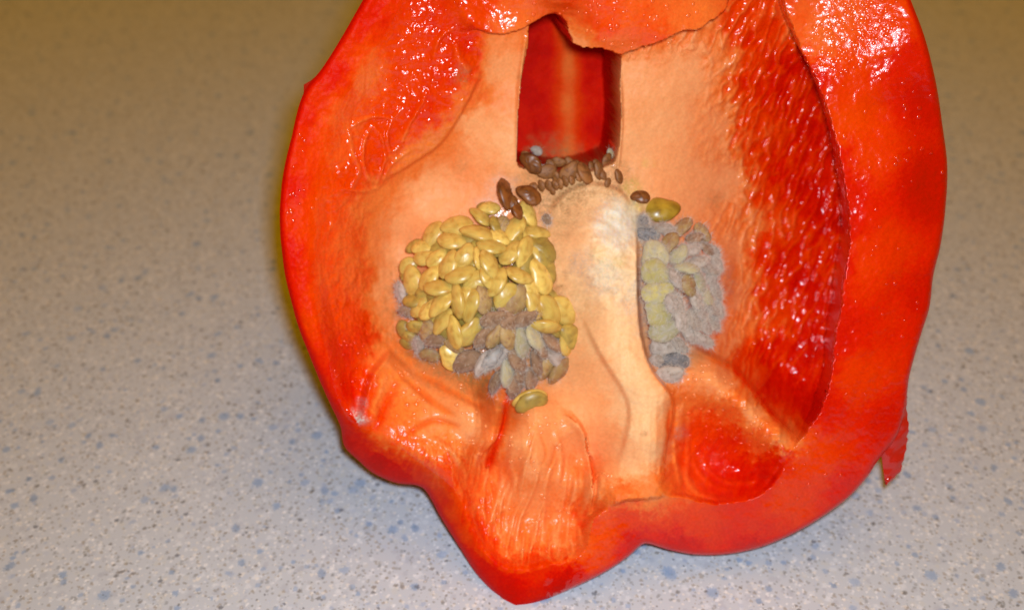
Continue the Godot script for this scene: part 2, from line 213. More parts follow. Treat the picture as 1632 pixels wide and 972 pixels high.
# discoloured patches, and painted shade under the left seeds: u, v, radius, share, 0 brown / 1 grey mould / 2 yellow green / 3 white mould
const STAINS_AND_SHADE := [
	[5.3, 14.5, 4.5, 0.6, 0], [8.7, 16.2, 5.4, 0.6, 0], [15.5, 16.3, 3.6, 0.5, 0], [18.5, 12.9, 2.5, 0.5, 2], [29.8, 13.2, 1.8, 0.3, 0],
	[19.8, 10.3, 2.7, 0.6, 1], [-5.5, 18.3, 1.3, 0.2, 0], [9.0, 11.6, 2.2, 0.3, 0], [12.9, 6.8, 1.6, 0.2, 2], [15.6, 5.9, 1.3, 0.3, 2],
	[19.4, -18.8, 0.6, 0.6, 0], [7.7, 10.3, 2.7, 0.3, 0], [15.7, 10.6, 4.0, 0.6, 3], [13.4, 3.7, 3.6, 0.3, 1], [17.6, 0.0, 2.7, 0.3, 1],
	[19.8, 18.8, 0.7, 0.3, 2], [21.1, 18.6, 0.5, 0.3, 2], [-3.0, -1.9, 13.5, 0.8, 0], [24.5, 0.6, 8.1, 0.6, 1], [18.9, 2.6, 1.4, 0.6, 1],  # the widest brown patch paints the shadow between the left seeds
	[25.2, -19.1, 1.3, 0.3, 1], [-22.0, -16.6, 1.4, 0.7, 3], [-20.9, -14.4, 0.9, 0.5, 1], [-6.2, 31.4, 1.6, 0.4, 0], [0.1, 15.3, 2.7, 0.2, 3],
	[-1.6, 12.7, 2.2, 0.3, 3], [17.9, 15.5, 1.6, 0.4, 2], [2.4, 24.1, 0.7, 0.4, 0], [2.3, 31.0, 0.7, 0.4, 0], [16.1, 25.9, 0.6, 0.3, 0],
	[11.9, 13.0, 2.7, 0.2, 0], [30.9, 2.0, 2.7, 0.2, 0], [-1.9, -10.1, 5.4, 0.4, 0], [10.8, 5.4, 2.7, 0.3, 1]
]
# beads of juice: u, v, radius of the patch, how many
const BEADS := [
	[46.1, 40.3, 4.9, 70], [50.0, 40.9, 3.6, 60], [43.7, 34.8, 4.0, 45], [45.8, 37.4, 4.5, 60], [50.6, 35.8, 3.6, 12], [55.5, 27.0, 4.5, 10],
	[56.7, 20.0, 4.5, 10], [51.2, 25.3, 8.1, 14], [50.2, 7.8, 8.1, 16], [52.7, -6.8, 9.0, 14], [44.4, -22.6, 8.1, 12], [18.3, 41.0, 7.2, 60],
	[7.3, 41.0, 5.4, 30], [-9.6, 39.3, 4.5, 30], [-12.9, 34.1, 5.4, 20], [-29.6, 13.9, 2.7, 12], [-30.9, 21.8, 2.7, 10], [3.5, -19.9, 5.4, 40],
	[4.8, -32.2, 5.4, 30], [-6.5, -18.9, 4.5, 16], [28.0, -12.6, 4.5, 30], [32.0, -20.1, 5.4, 30], [13.5, -25.5, 1.8, 12], [-10.2, -10.9, 5.4, 20],
	[-14.9, -12.6, 4.5, 20], [35.4, -20.0, 3.6, 16], [-22.1, -8.9, 3.6, 20]
]
# loose tags of skin, row by row: one edge u, v, other edge u, v, depth w
const SKIN_TAGS := [
	[ [-28.6, 26.9, -27.4, 26.5, 2.8], [-28.5, 27.9, -26.9, 27.9, 2.7], [-28.5, 29.3, -26.5, 29.5, 2.5], [-28.4, 30.5, -25.9, 31.0, 2.3], [-27.5, 31.1, -25.2, 32.5, 2.1], [-26.5, 32.0, -24.5, 33.8, 2.0] ],
	[ [56.8, -13.9, 57.3, -13.5, 2.8], [56.2, -16.3, 57.4, -15.7, 3.0], [55.5, -18.4, 57.8, -17.8, 3.2], [54.3, -20.4, 57.6, -19.9, 3.5], [54.0, -22.1, 57.6, -21.4, 3.8], [54.3, -23.8, 57.1, -23.4, 4.1], [54.5, -25.1, 57.0, -24.7, 4.4], [54.7, -26.1, 56.0, -25.8, 4.6], [54.9, -26.8, 55.2, -26.7, 4.7] ]
]
# seeds: u, v, w, length, width seen, turn, kind
const SEEDS_LEFT := [
	[-9.8, 9.0, 11.6, 4.4, 2.3, 60, 0], [-6.5, 10.4, 11.0, 4.6, 2.3, 5, 0], [-3.7, 9.5, 9.3, 5.0, 1.7, -12, 0], [-7.2, 8.4, 9.4, 4.4, 2.1, -5, 0],
	[-11.3, 7.2, 11.5, 3.2, 1.9, 0, 0], [-11.0, 6.0, 10.2, 3.4, 2.1, 10, 0], [-13.3, 4.7, 11.9, 2.8, 2.4, 40, 0], [-9.5, 6.0, 9.0, 3.4, 2.2, 40, 0],
	[-12.8, 2.8, 10.3, 4.4, 2.8, -80, 0], [-10.6, 3.3, 8.5, 4.1, 2.4, 55, 0], [-8.0, 5.2, 7.7, 4.2, 2.2, 65, 0], [-5.8, 6.5, 7.5, 3.6, 2.5, 60, 0],
	[-3.9, 6.1, 7.0, 3.2, 1.2, -80, 0], [-2.0, 7.7, 7.9, 4.1, 1.8, -10, 0], [-2.4, 5.3, 6.5, 4.5, 1.8, -65, 0], [-6.5, 3.9, 6.5, 4.4, 1.7, 18, 0],
	[-4.6, 2.9, 5.8, 3.9, 2.7, 40, 0], [-9.5, 2.0, 7.3, 4.4, 1.8, 0, 0], [-1.5, 2.8, 5.7, 4.3, 2.3, 60, 0], [-0.3, 0.9, 5.6, 4.1, 3.0, 50, 0],
	[-3.4, 0.4, 5.3, 4.1, 2.2, -80, 6], [-5.4, -0.5, 5.4, 4.7, 2.1, 75, 0], [-7.0, 0.2, 5.8, 5.2, 1.7, -85, 0], [-9.4, -0.3, 6.9, 4.5, 1.9, 45, 0],
	[-12.6, 0.0, 9.4, 3.7, 1.3, 0, 1], [-12.1, -0.9, 8.8, 3.5, 1.8, 50, 0], [-11.0, -1.2, 7.8, 3.4, 1.8, 50, 0], [-9.1, -2.8, 6.7, 4.3, 1.9, 55, 0],
	[-7.5, -4.3, 6.2, 4.8, 2.5, -80, 0], [-5.4, -4.3, 5.6, 4.7, 2.8, 55, 0], [-12.4, -3.7, 9.3, 3.2, 1.9, 10, 1], [-11.2, -4.2, 8.3, 3.4, 2.2, 70, 6],
	[-13.9, -4.4, 11.1, 3.1, 2.2, -60, 1], [-7.9, -8.1, 7.7, 4.0, 3.0, -60, 0], [-10.7, -7.8, 9.2, 3.2, 2.1, 0, 6], [-12.1, -6.6, 9.8, 3.0, 1.6, -80, 3],
	[-10.1, -5.7, 7.9, 3.1, 1.8, 10, 2], [-14.3, 0.9, 11.6, 3.2, 1.6, -70, 3], [-13.7, -1.6, 10.6, 2.7, 1.6, 0, 2],
	[-13.2, -5.3, 10.5, 2.6, 1.7, -10, 1], [-1.8, 12.7, 12.7, 3.0, 1.8, 0, 0], [-3.1, 11.6, 11.4, 3.6, 1.5, -40, 0],
	[-1.1, 10.4, 10.2, 3.0, 1.3, -70, 1], [-0.1, 10.4, 10.4, 2.9, 2.1, -80, 6], [1.3, 9.8, 10.3, 4.7, 2.1, 60, 0], [3.6, 11.9, 12.4, 4.1, 1.8, -65, 0],
	[4.5, 9.4, 11.4, 4.7, 1.7, -8, 0], [0.7, 6.8, 7.8, 4.0, 2.2, 50, 0], [2.7, 6.6, 8.5, 5.0, 2.5, 75, 0], [5.4, 6.4, 10.0, 5.5, 2.7, -60, 0],
	[1.8, 3.7, 6.8, 4.0, 1.7, -22, 0], [5.0, 3.5, 8.4, 5.2, 2.8, -65, 0], [3.9, -0.1, 7.0, 4.8, 2.4, -70, 0], [6.2, -1.2, 8.4, 4.8, 2.7, -55, 0],
	[8.4, -1.4, 9.7, 4.9, 3.2, -50, 0], [5.6, -3.6, 8.1, 4.7, 1.7, -12, 0], [8.9, -5.8, 10.1, 4.5, 2.3, -80, 0], [1.4, 0.2, 5.9, 4.9, 2.7, 65, 6],
	[2.5, -2.4, 6.3, 4.1, 2.4, 20, 2], [2.2, -5.8, 6.8, 4.4, 2.4, -80, 5], [4.1, -5.3, 7.5, 4.1, 1.7, -55, 5], [-2.0, -2.4, 5.3, 3.8, 2.3, 20, 2],
	[-3.0, -4.8, 5.5, 4.4, 2.2, 50, 2], [-1.6, -4.8, 5.6, 4.1, 1.8, 60, 6], [0.1, -4.8, 5.9, 4.1, 2.0, -80, 6], [-5.6, -8.6, 7.1, 4.4, 3.0, 30, 2],
	[-3.4, -8.8, 6.9, 3.8, 1.6, 70, 3], [-1.5, -7.8, 6.6, 4.9, 1.9, 50, 4], [0.2, -10.2, 8.0, 4.5, 1.8, -85, 5], [1.6, -8.3, 7.4, 4.1, 1.9, -60, 2],
	[-1.4, -11.7, 8.7, 4.1, 1.7, 75, 2], [1.6, -12.1, 9.7, 4.5, 2.1, 80, 2], [3.9, -11.4, 10.2, 4.1, 1.9, -85, 2], [4.7, -8.7, 9.1, 4.1, 1.9, -70, 2],
	[6.7, -5.8, 9.3, 4.5, 1.8, -45, 2], [6.1, -9.5, 10.4, 4.5, 2.4, 60, 6], [7.9, -10.1, 10.8, 4.5, 1.8, 50, 6], [7.1, -7.7, 10.4, 4.9, 1.9, -40, 3],
	[3.4, -14.1, 7.8, 4.9, 2.7, 15, 0], [-0.1, -2.0, 5.5, 4.1, 2.2, -70, 2], [2.2, -10.2, 8.7, 3.7, 1.8, -75, 2], [-7.5, -6.4, 6.8, 3.0, 1.8, -30, 6],
	[1.0, 13.8, 10.4, 2.2, 1.8, -70, 7], [0.2, 14.8, 10.4, 4.7, 1.9, -82, 7], [3.5, 14.7, 10.4, 3.6, 2.3, -30, 7], [1.8, 12.7, 10.4, 3.1, 1.4, -70, 7],
	[6.1, 11.2, 11.8, 1.6, 1.2, -60, 2], [-0.6, 8.9, 8.9, 3.3, 1.8, -30, 0], [3.1, 8.8, 10.2, 3.3, 1.7, -40, 0], [-6.1, 1.3, 5.7, 3.7, 2.0, 60, 0],
	[-2.8, 3.5, 5.8, 3.5, 1.7, -70, 0], [3.1, 2.1, 6.9, 3.7, 2.0, -50, 0], [7.2, -3.9, 9.4, 3.3, 2.0, -40, 1], [5.2, -6.8, 8.6, 3.7, 1.8, -60, 2],
	[-8.6, 7.3, 10.4, 4.2, 2.7, 16, 1], [-6.2, 8.5, 10.2, 4.4, 2.8, -44, 1], [-3.2, 7.4, 8.9, 4.7, 3.0, 24, 1], [-5.7, 8.0, 9.7, 4.2, 2.7, 32, 1],  # from here filler seeds, coloured darker to paint shade behind the yellow ones
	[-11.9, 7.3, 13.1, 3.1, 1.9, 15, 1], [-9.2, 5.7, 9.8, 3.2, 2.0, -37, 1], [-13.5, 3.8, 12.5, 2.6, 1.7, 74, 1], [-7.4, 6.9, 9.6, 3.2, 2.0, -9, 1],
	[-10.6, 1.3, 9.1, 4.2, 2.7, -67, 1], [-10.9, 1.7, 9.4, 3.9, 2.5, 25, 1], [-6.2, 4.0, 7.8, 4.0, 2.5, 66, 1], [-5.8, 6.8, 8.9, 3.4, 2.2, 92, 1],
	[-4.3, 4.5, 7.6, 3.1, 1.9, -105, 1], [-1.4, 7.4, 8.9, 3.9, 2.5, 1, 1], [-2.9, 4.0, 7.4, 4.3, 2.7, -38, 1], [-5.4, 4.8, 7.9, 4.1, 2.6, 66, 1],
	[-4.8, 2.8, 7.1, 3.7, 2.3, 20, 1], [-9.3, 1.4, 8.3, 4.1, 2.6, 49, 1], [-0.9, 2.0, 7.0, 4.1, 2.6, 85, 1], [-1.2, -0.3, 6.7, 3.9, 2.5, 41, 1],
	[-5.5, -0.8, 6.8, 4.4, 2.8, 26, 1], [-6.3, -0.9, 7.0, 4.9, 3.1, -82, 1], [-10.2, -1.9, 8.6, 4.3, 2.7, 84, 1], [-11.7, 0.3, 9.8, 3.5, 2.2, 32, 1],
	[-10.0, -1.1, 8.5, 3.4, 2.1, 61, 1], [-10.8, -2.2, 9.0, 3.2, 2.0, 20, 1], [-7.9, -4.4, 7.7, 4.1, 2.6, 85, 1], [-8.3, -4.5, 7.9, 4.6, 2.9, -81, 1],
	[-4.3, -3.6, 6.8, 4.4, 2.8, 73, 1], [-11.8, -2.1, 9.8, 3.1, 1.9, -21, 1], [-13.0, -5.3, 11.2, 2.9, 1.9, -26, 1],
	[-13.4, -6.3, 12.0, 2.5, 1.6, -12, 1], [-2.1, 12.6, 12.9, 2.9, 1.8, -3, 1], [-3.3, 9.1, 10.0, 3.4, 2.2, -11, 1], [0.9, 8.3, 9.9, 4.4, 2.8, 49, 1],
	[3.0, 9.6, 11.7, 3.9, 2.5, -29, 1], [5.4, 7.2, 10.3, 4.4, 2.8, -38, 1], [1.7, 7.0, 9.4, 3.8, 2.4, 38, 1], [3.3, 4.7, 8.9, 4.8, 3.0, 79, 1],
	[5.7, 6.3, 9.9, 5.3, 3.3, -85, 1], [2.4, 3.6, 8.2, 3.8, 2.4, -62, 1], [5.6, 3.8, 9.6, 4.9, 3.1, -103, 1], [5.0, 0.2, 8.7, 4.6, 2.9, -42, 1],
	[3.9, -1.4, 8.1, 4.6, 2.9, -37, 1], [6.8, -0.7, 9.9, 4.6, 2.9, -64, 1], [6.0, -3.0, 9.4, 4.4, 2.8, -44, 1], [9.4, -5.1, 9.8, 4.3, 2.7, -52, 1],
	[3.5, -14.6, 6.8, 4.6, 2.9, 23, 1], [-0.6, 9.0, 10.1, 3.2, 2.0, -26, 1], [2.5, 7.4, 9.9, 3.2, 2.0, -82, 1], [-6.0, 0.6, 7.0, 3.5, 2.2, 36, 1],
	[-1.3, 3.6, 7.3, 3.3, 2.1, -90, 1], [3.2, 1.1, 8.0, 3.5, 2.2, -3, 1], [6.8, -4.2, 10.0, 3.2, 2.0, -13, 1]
]
const SEEDS_RIGHT := [
	[19.0, 14.3, 11.1, 2.7, 1.7, -5, 7], [22.0, 12.5, 12.3, 5.2, 3.1, 4, 8], [19.4, 11.1, 10.1, 1.8, 1.5, -80, 9], [20.0, 9.4, 9.5, 3.2, 2.4, -10, 9],
	[22.4, 10.0, 9.1, 2.7, 1.5, -10, 3], [24.8, 10.2, 9.9, 3.5, 1.9, 50, 6], [27.7, 9.4, 11.6, 3.0, 1.9, -50, 6], [22.9, 8.3, 7.3, 3.2, 1.8, 60, 6],
	[24.2, 6.7, 6.4, 3.2, 1.9, 50, 5], [26.6, 8.8, 9.8, 2.7, 1.6, 20, 2], [20.8, 6.5, 6.3, 4.4, 3.8, -80, 5], [20.9, 4.2, 5.1, 4.1, 3.8, -30, 10],
	[21.2, 1.5, 4.4, 4.4, 3.2, 15, 10], [21.4, -1.3, 4.4, 4.1, 4.1, -60, 10], [22.3, -4.0, 4.9, 4.4, 3.2, 20, 5], [22.7, -6.5, 6.1, 4.4, 3.5, 10, 3],
	[23.5, -8.9, 6.3, 4.7, 3.0, 12, 9], [23.1, -10.3, 4.6, 3.8, 2.4, 12, 3], [21.6, -8.6, 6.2, 2.7, 1.8, -40, 3], [23.2, -0.1, 4.2, 3.0, 2.1, -70, 3],
	[23.8, 3.4, 4.7, 3.2, 1.8, -60, 3], [25.3, 4.9, 5.9, 3.5, 1.3, -5, 5], [26.9, 5.5, 7.4, 3.2, 1.5, 20, 3], [28.6, 4.5, 8.9, 3.2, 1.4, -15, 3],
	[29.8, 5.0, 11.0, 2.4, 1.4, -60, 3], [25.6, 2.4, 5.3, 3.2, 1.9, -70, 6], [27.2, 2.9, 6.6, 3.2, 1.8, -70, 5], [29.0, 3.3, 9.0, 2.8, 1.5, -80, 3],
	[26.6, 0.6, 5.7, 3.2, 1.8, -60, 3], [28.1, 0.8, 7.3, 3.2, 1.8, -50, 5], [29.7, 1.3, 9.4, 3.0, 1.7, -60, 3], [27.3, -1.2, 6.3, 3.2, 1.8, -50, 3],
	[29.1, -1.0, 8.5, 3.2, 1.8, -40, 3], [30.1, -1.4, 9.9, 2.7, 1.5, -60, 3], [26.4, -2.6, 5.8, 3.2, 1.8, -60, 3], [28.0, -3.3, 7.4, 3.2, 1.8, -45, 3],
	[29.5, -3.1, 9.3, 2.7, 1.5, -50, 3], [27.1, -5.1, 7.2, 3.2, 1.8, -30, 3], [28.4, -5.7, 8.8, 2.7, 1.5, -40, 3], [25.9, -4.4, 6.0, 3.0, 1.8, -60, 3],
	[24.6, -2.5, 4.8, 3.2, 1.8, -70, 3], [24.4, -6.2, 6.1, 3.0, 1.8, -40, 3], [23.9, -0.1, 4.3, 3.0, 1.8, -60, 3], [26.0, 7.2, 7.8, 2.7, 1.5, 20, 3],
	[28.3, 7.3, 10.4, 2.7, 1.5, -40, 2], [29.4, 6.7, 11.4, 2.1, 1.5, -60, 3]
]
const SEEDS_TOP := [
	[3.9, 18.9, 11.8, 3.6, 2.4, -40, 7], [3.5, 19.8, 13.8, 1.7, 1.2, -20, 11], [6.1, 17.7, 12.3, 2.0, 2.9, -80, 11], [9.2, 17.7, 11.8, 3.3, 2.3, 50, 11],
	[7.4, 17.0, 12.8, 2.1, 1.2, -60, 11], [11.4, 17.4, 11.8, 3.6, 1.5, -58, 11], [8.1, 18.7, 15.8, 2.1, 1.5, -10, 11],
	[14.5, 19.1, 14.8, 2.1, 1.3, 60, 11], [13.3, 17.9, 12.3, 2.7, 1.3, -75, 11], [12.5, 18.0, 14.8, 1.9, 1.2, -80, 11],
	[14.4, 16.3, 10.5, 1.4, 0.8, 75, 11], [15.9, 17.3, 10.1, 2.1, 1.0, -68, 11], [5.3, 15.9, 11.4, 1.6, 0.9, -75, 11],
	[4.2, 15.8, 11.6, 1.2, 1.1, -20, 11], [6.3, 15.9, 11.5, 1.6, 0.9, -70, 11], [7.2, 16.0, 11.5, 1.4, 0.9, -60, 11],
	[8.6, 16.5, 11.4, 1.6, 0.9, -70, 11], [9.5, 16.7, 11.4, 1.3, 0.9, -70, 11], [7.9, 16.1, 11.5, 1.5, 0.9, -75, 11],
	[6.8, 15.2, 11.4, 1.2, 0.7, -60, 11], [5.0, 20.3, 15.8, 1.7, 1.3, -30, 3], [10.6, 18.3, 15.8, 1.7, 1.2, -30, 11],
	[7.0, 18.4, 15.8, 1.7, 1.2, -40, 11], [9.6, 18.6, 16.8, 1.7, 1.2, -60, 11], [5.2, 18.1, 13.3, 1.7, 1.2, -60, 3],
	[13.3, 18.5, 15.8, 1.5, 1.0, -50, 11], [13.9, 17.2, 12.3, 1.5, 1.0, -60, 11], [10.5, 17.1, 11.8, 1.5, 1.0, -60, 11],
	[15.1, 19.9, 15.8, 1.5, 1.0, -70, 5]
]

# base colours of the flesh, linear, from deep red to cream
const FLESH: Array[Color] = [Color(0.36, 0.002, 0.001), Color(0.68, 0.009, 0.001), Color(0.80, 0.055, 0.004), Color(0.84, 0.18, 0.03), Color(0.90, 0.345, 0.125), Color(0.90, 0.50, 0.235), Color(0.80, 0.66, 0.42)]
const STAIN_SHADE_COLOURS: Array[Color] = [Color(0.34, 0.17, 0.06), Color(0.40, 0.38, 0.37), Color(0.60, 0.44, 0.08), Color(0.74, 0.70, 0.64)]

var right := Vector3(1, 0, 0)
var up := Vector3(0, cos(deg_to_rad(TILT)), -sin(deg_to_rad(TILT)))
var outward := Vector3(0, sin(deg_to_rad(TILT)), cos(deg_to_rad(TILT)))
var middle := Vector3(0, MIDDLE_Y, 0)
var root_at := Vector3(0.014, 0, -0.025)
var rng := RandomNumberGenerator.new()


# ---------------------------------------------------------------- fields over the cut face
class Field:
	var step: float
	var nx: int
	var ny: int
	var a := PackedFloat32Array()

	func _init(step_: float, fill := 0.0):
		step = step_
		nx = int(WIDE / step) + 2
		ny = int(HIGH / step) + 2
		a.resize(nx * ny)
		a.fill(fill)

	func at(u: float, v: float) -> float:
		var x := clampf((u - LEFT) / step, 0.0, nx - 1.01)
		var y := clampf((v - LOW) / step, 0.0, ny - 1.01)
		var i := int(x)
		var j := int(y)
		x -= i
		y -= j
		var k := j * nx + i
		return (a[k] * (1.0 - x) + a[k + 1] * x) * (1.0 - y) + (a[k + nx] * (1.0 - x) + a[k + nx + 1] * x) * y


func points_of(rows: Array) -> PackedVector2Array:
	var p := PackedVector2Array()
	for r in rows:
		p.append(Vector2(r[0], r[1]))
	return p


func spline(rows: Array, closed: bool, step: float) -> PackedVector2Array:
	var p := points_of(rows)
	var n := p.size()
	var out := PackedVector2Array()
	for i in (n if closed else n - 1):
		var a := p[(i - 1 + n) % n] if closed or i > 0 else p[0]
		var b := p[i]
		var c := p[(i + 1) % n]
		var d := p[(i + 2) % n] if closed or i < n - 2 else p[n - 1]
		var m := maxi(1, int(ceil(b.distance_to(c) / step)))
		for k in m:
			var t := float(k) / m
			out.append(b.cubic_interpolate(c, a, d, t) if m > 1 else b)
	if not closed:
		out.append(p[n - 1])
	return out


# signed distance to a closed line, positive inside, exact up to REACH
func distance_field(line: PackedVector2Array, step: float, reach: float) -> Field:
	var f := Field.new(step, reach)
	var n := line.size()
	var r := int(ceil(reach / step)) + 1
	for k in n:
		var a := line[k]
		var b := line[(k + 1) % n]
		var ab := b - a
		var len2 := maxf(ab.length_squared(), 1e-9)
		var lo := Vector2(minf(a.x, b.x), minf(a.y, b.y))
		var hi := Vector2(maxf(a.x, b.x), maxf(a.y, b.y))
		for j in range(maxi(0, int((lo.y - LOW) / step) - r), mini(f.ny, int((hi.y - LOW) / step) + r + 1)):
			for i in range(maxi(0, int((lo.x - LEFT) / step) - r), mini(f.nx, int((hi.x - LEFT) / step) + r + 1)):
				var q := Vector2(LEFT + i * step, LOW + j * step) - a
				var d := (q - ab * clampf(q.dot(ab) / len2, 0.0, 1.0)).length()
				if d < f.a[j * f.nx + i]:
					f.a[j * f.nx + i] = d
	for j in f.ny:
		var y := LOW + j * step
		var xs: Array[float] = []
		for k in n:
			var a := line[k]
			var b := line[(k + 1) % n]
			if (a.y > y) != (b.y > y):
				xs.append(a.x + (b.x - a.x) * (y - a.y) / (b.y - a.y))
		xs.sort()
		var inside := false
		var at := 0
		for i in f.nx:
			var x := LEFT + i * step
			while at < xs.size() and xs[at] <= x:
				inside = not inside
				at += 1
			if not inside:
				f.a[j * f.nx + i] *= -1.0
	return f


# a smooth sheet (thin plate) through points u, v, value
func sheet(rows: Array) -> Field:
	var n := rows.size()
	var m := n + 3
	var px := PackedFloat32Array()
	var py := PackedFloat32Array()
	for r in rows:
		px.append(r[0] / 10.0)
		py.append(r[1] / 10.0)
	var a: Array[PackedFloat64Array] = []
	for i in m:
		var row := PackedFloat64Array()
		row.resize(m + 1)
		if i < n:
			for j in n:
				var r2 := (px[i] - px[j]) * (px[i] - px[j]) + (py[i] - py[j]) * (py[i] - py[j])
				row[j] = 0.5 * r2 * log(r2 + 1e-12) + (0.0015 if i == j else 0.0)
			row[n] = 1.0
			row[n + 1] = px[i]
			row[n + 2] = py[i]
			row[m] = rows[i][2]
		else:
			for j in n:
				row[j] = 1.0 if i == n else (px[j] if i == n + 1 else py[j])
		a.append(row)
	for c in m:
		var best := c
		for r in range(c + 1, m):
			if absf(a[r][c]) > absf(a[best][c]):
				best = r
		var swap := a[c]
		a[c] = a[best]
		a[best] = swap
		var pivot := a[c]
		for r in range(c + 1, m):
			var row := a[r]
			var q := row[c] / pivot[c]
			if q != 0.0:
				for k in range(c, m + 1):
					row[k] -= q * pivot[k]
				a[r] = row
	var w := PackedFloat64Array()
	w.resize(m)
	for c in range(m - 1, -1, -1):
		var s := a[c][m]
		for k in range(c + 1, m):
			s -= a[c][k] * w[k]
		w[c] = s / a[c][c]
	var f := Field.new(1.0)
	for j in f.ny:
		var y := (LOW + j) / 10.0
		for i in f.nx:
			var x := (LEFT + i) / 10.0
			var s := w[n] + w[n + 1] * x + w[n + 2] * y
			for k in n:
				var dx := x - px[k]
				var dy := y - py[k]
				var r2 := dx * dx + dy * dy
				s += w[k] * 0.5 * r2 * log(r2 + 1e-12)
			f.a[j * f.nx + i] = s
	return f


# nearby values weighted by nearness
func blended(rows: Array) -> Field:
	var f := Field.new(1.0)
	for j in f.ny:
		for i in f.nx:
			var x := LEFT + i
			var y := LOW + j
			var sum := 0.0
			var total := 0.0
			for r in rows:
				var dx: float = x - r[0]
				var dy: float = y - r[1]
				var w := 1.0 / pow(dx * dx + dy * dy + 0.6, 1.9)
				sum += w * r[2]
				total += w
			f.a[j * f.nx + i] = sum / total
	return f


func noise(seed_: int, wavelength: float, kind := FastNoiseLite.TYPE_SIMPLEX_SMOOTH, octaves := 3) -> FastNoiseLite:
	var f := FastNoiseLite.new()
	f.seed = seed_
	f.noise_type = kind
	f.frequency = 1.0 / wavelength
	f.fractal_octaves = octaves
	if kind == FastNoiseLite.TYPE_CELLULAR:
		f.cellular_return_type = FastNoiseLite.RETURN_DISTANCE
		f.fractal_type = FastNoiseLite.FRACTAL_NONE
	return f


func place(u: float, v: float, w: float) -> Vector3:
	return (middle + right * (u + (u - AXIS.x) * FLARE * w) + up * (v + (v - AXIS.y) * FLARE * w) - outward * w) * 0.001


# ---------------------------------------------------------------- the surface of the flesh
var f_outline: Field
var f_opening: Field
var f_hole: Field
var f_inner: Field
var f_rim: Field
var f_ripe: Field
var f_strand: Field
var f_step: Field
var f_stain_shade: Array[Field] = []
var n_wide := noise(1, 9.0)
var n_mid := noise(2, 2.4)
var n_fine := noise(3, 0.55, FastNoiseLite.TYPE_SIMPLEX_SMOOTH, 2)
var n_cell := noise(4, 0.8, FastNoiseLite.TYPE_CELLULAR)
var n_bump := noise(5, 1.7, FastNoiseLite.TYPE_CELLULAR)
var n_fibre := noise(6, 1.0, FastNoiseLite.TYPE_SIMPLEX_SMOOTH, 2)
var n_fibre_wide := noise(7, 2.2, FastNoiseLite.TYPE_SIMPLEX_SMOOTH, 2)
var n_patch := noise(8, 4.5)
var flesh_depth := 0.0
var flesh_ripe := 0.0


func prepare() -> void:
	f_outline = distance_field(spline(OUTLINE, true, 0.5), 0.3, 7.0)
	f_opening = distance_field(spline(OPENING, true, 0.5), 0.3, 4.0)
	f_hole = distance_field(spline(HOLE, true, 0.5), 0.3, 3.0)
	f_inner = sheet(INNER)
	f_rim = sheet(RIM)
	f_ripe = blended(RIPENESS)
	f_strand = Field.new(GRID)
	for s in STRANDS:
		var line := spline(s[2], false, 0.4)
		var wide: float = s[0]
		var tall: float = s[1]
		for k in line.size() - 1:
			var a := line[k]
			var ab := line[k + 1] - a
			var r := int(wide * 2.0 / GRID) + 2
			var ci := int((a.x - LEFT) / GRID)
			var cj := int((a.y - LOW) / GRID)
			var ends := sin(PI * clampf((k + 0.7) / line.size(), 0.0, 1.0))
			for j in range(cj - r, cj + r + 1):
				for i in range(ci - r, ci + r + 1):
					var q := Vector2(LEFT + i * GRID, LOW + j * GRID) - a
					var d := (q - ab * clampf(q.dot(ab) / maxf(ab.length_squared(), 1e-9), 0.0, 1.0)).length() / wide
					if d < 2.0:
						var h := tall * sqrt(ends) * exp(-d * d * 2.2)
						var at := j * f_strand.nx + i
						if absf(h) > absf(f_strand.a[at]):
							f_strand.a[at] = h
	f_step = Field.new(0.3)
	var step_share := f_step.a.duplicate()
	for s in STEPS:
		var line := spline(s[2], false, 1.5)
		var near := Field.new(0.3, 99.0)
		var fall: float = s[1]
		var r := int(fall * 2.6 / 0.3)
		for k in line.size() - 1:
			var a := line[k]
			var ab := line[k + 1] - a
			var ci := int((a.x - LEFT) / 0.3)
			var cj := int((a.y - LOW) / 0.3)
			for j in range(cj - r, cj + r + 1):
				for i in range(ci - r, ci + r + 1):
					var q := Vector2(LEFT + i * 0.3, LOW + j * 0.3) - a
					var t := q.dot(ab) / ab.length_squared()
					var d := (q - ab * clampf(t, 0.0, 1.0)).length()
					if d < absf(near.a[j * f_step.nx + i]):
						near.a[j * f_step.nx + i] = d if ab.cross(q) > 0.0 else -d
						var whole := (k + clampf(t, 0.0, 1.0)) / (line.size() - 1.0)
						var ends := smoothstep(0.0, 0.22, whole) * smoothstep(1.0, 0.78, whole) * smoothstep(fall * 2.6, fall * 1.6, d)
						step_share[j * f_step.nx + i] = ends
		for i in f_step.a.size():
			var d := near.a[i]
			if d < 90.0:
				f_step.a[i] += s[0] * step_share[i] * (exp(-d / fall) if d > 0.0 else smoothstep(-0.5, 0.0, d))
	for k in 4:
		f_stain_shade.append(Field.new(0.5))
	for s in STAINS_AND_SHADE:
		var f := f_stain_shade[int(s[4])]
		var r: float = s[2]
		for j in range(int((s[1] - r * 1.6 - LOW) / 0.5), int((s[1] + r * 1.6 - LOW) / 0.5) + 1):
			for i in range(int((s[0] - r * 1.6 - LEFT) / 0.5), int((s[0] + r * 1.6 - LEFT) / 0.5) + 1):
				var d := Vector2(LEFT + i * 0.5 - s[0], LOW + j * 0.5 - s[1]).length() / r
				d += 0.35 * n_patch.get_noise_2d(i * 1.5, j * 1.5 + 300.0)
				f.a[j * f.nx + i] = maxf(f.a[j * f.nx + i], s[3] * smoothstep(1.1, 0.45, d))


func ridged(x: float) -> float:
	return maxf(0.0, 1.0 - absf(x) * 3.2)


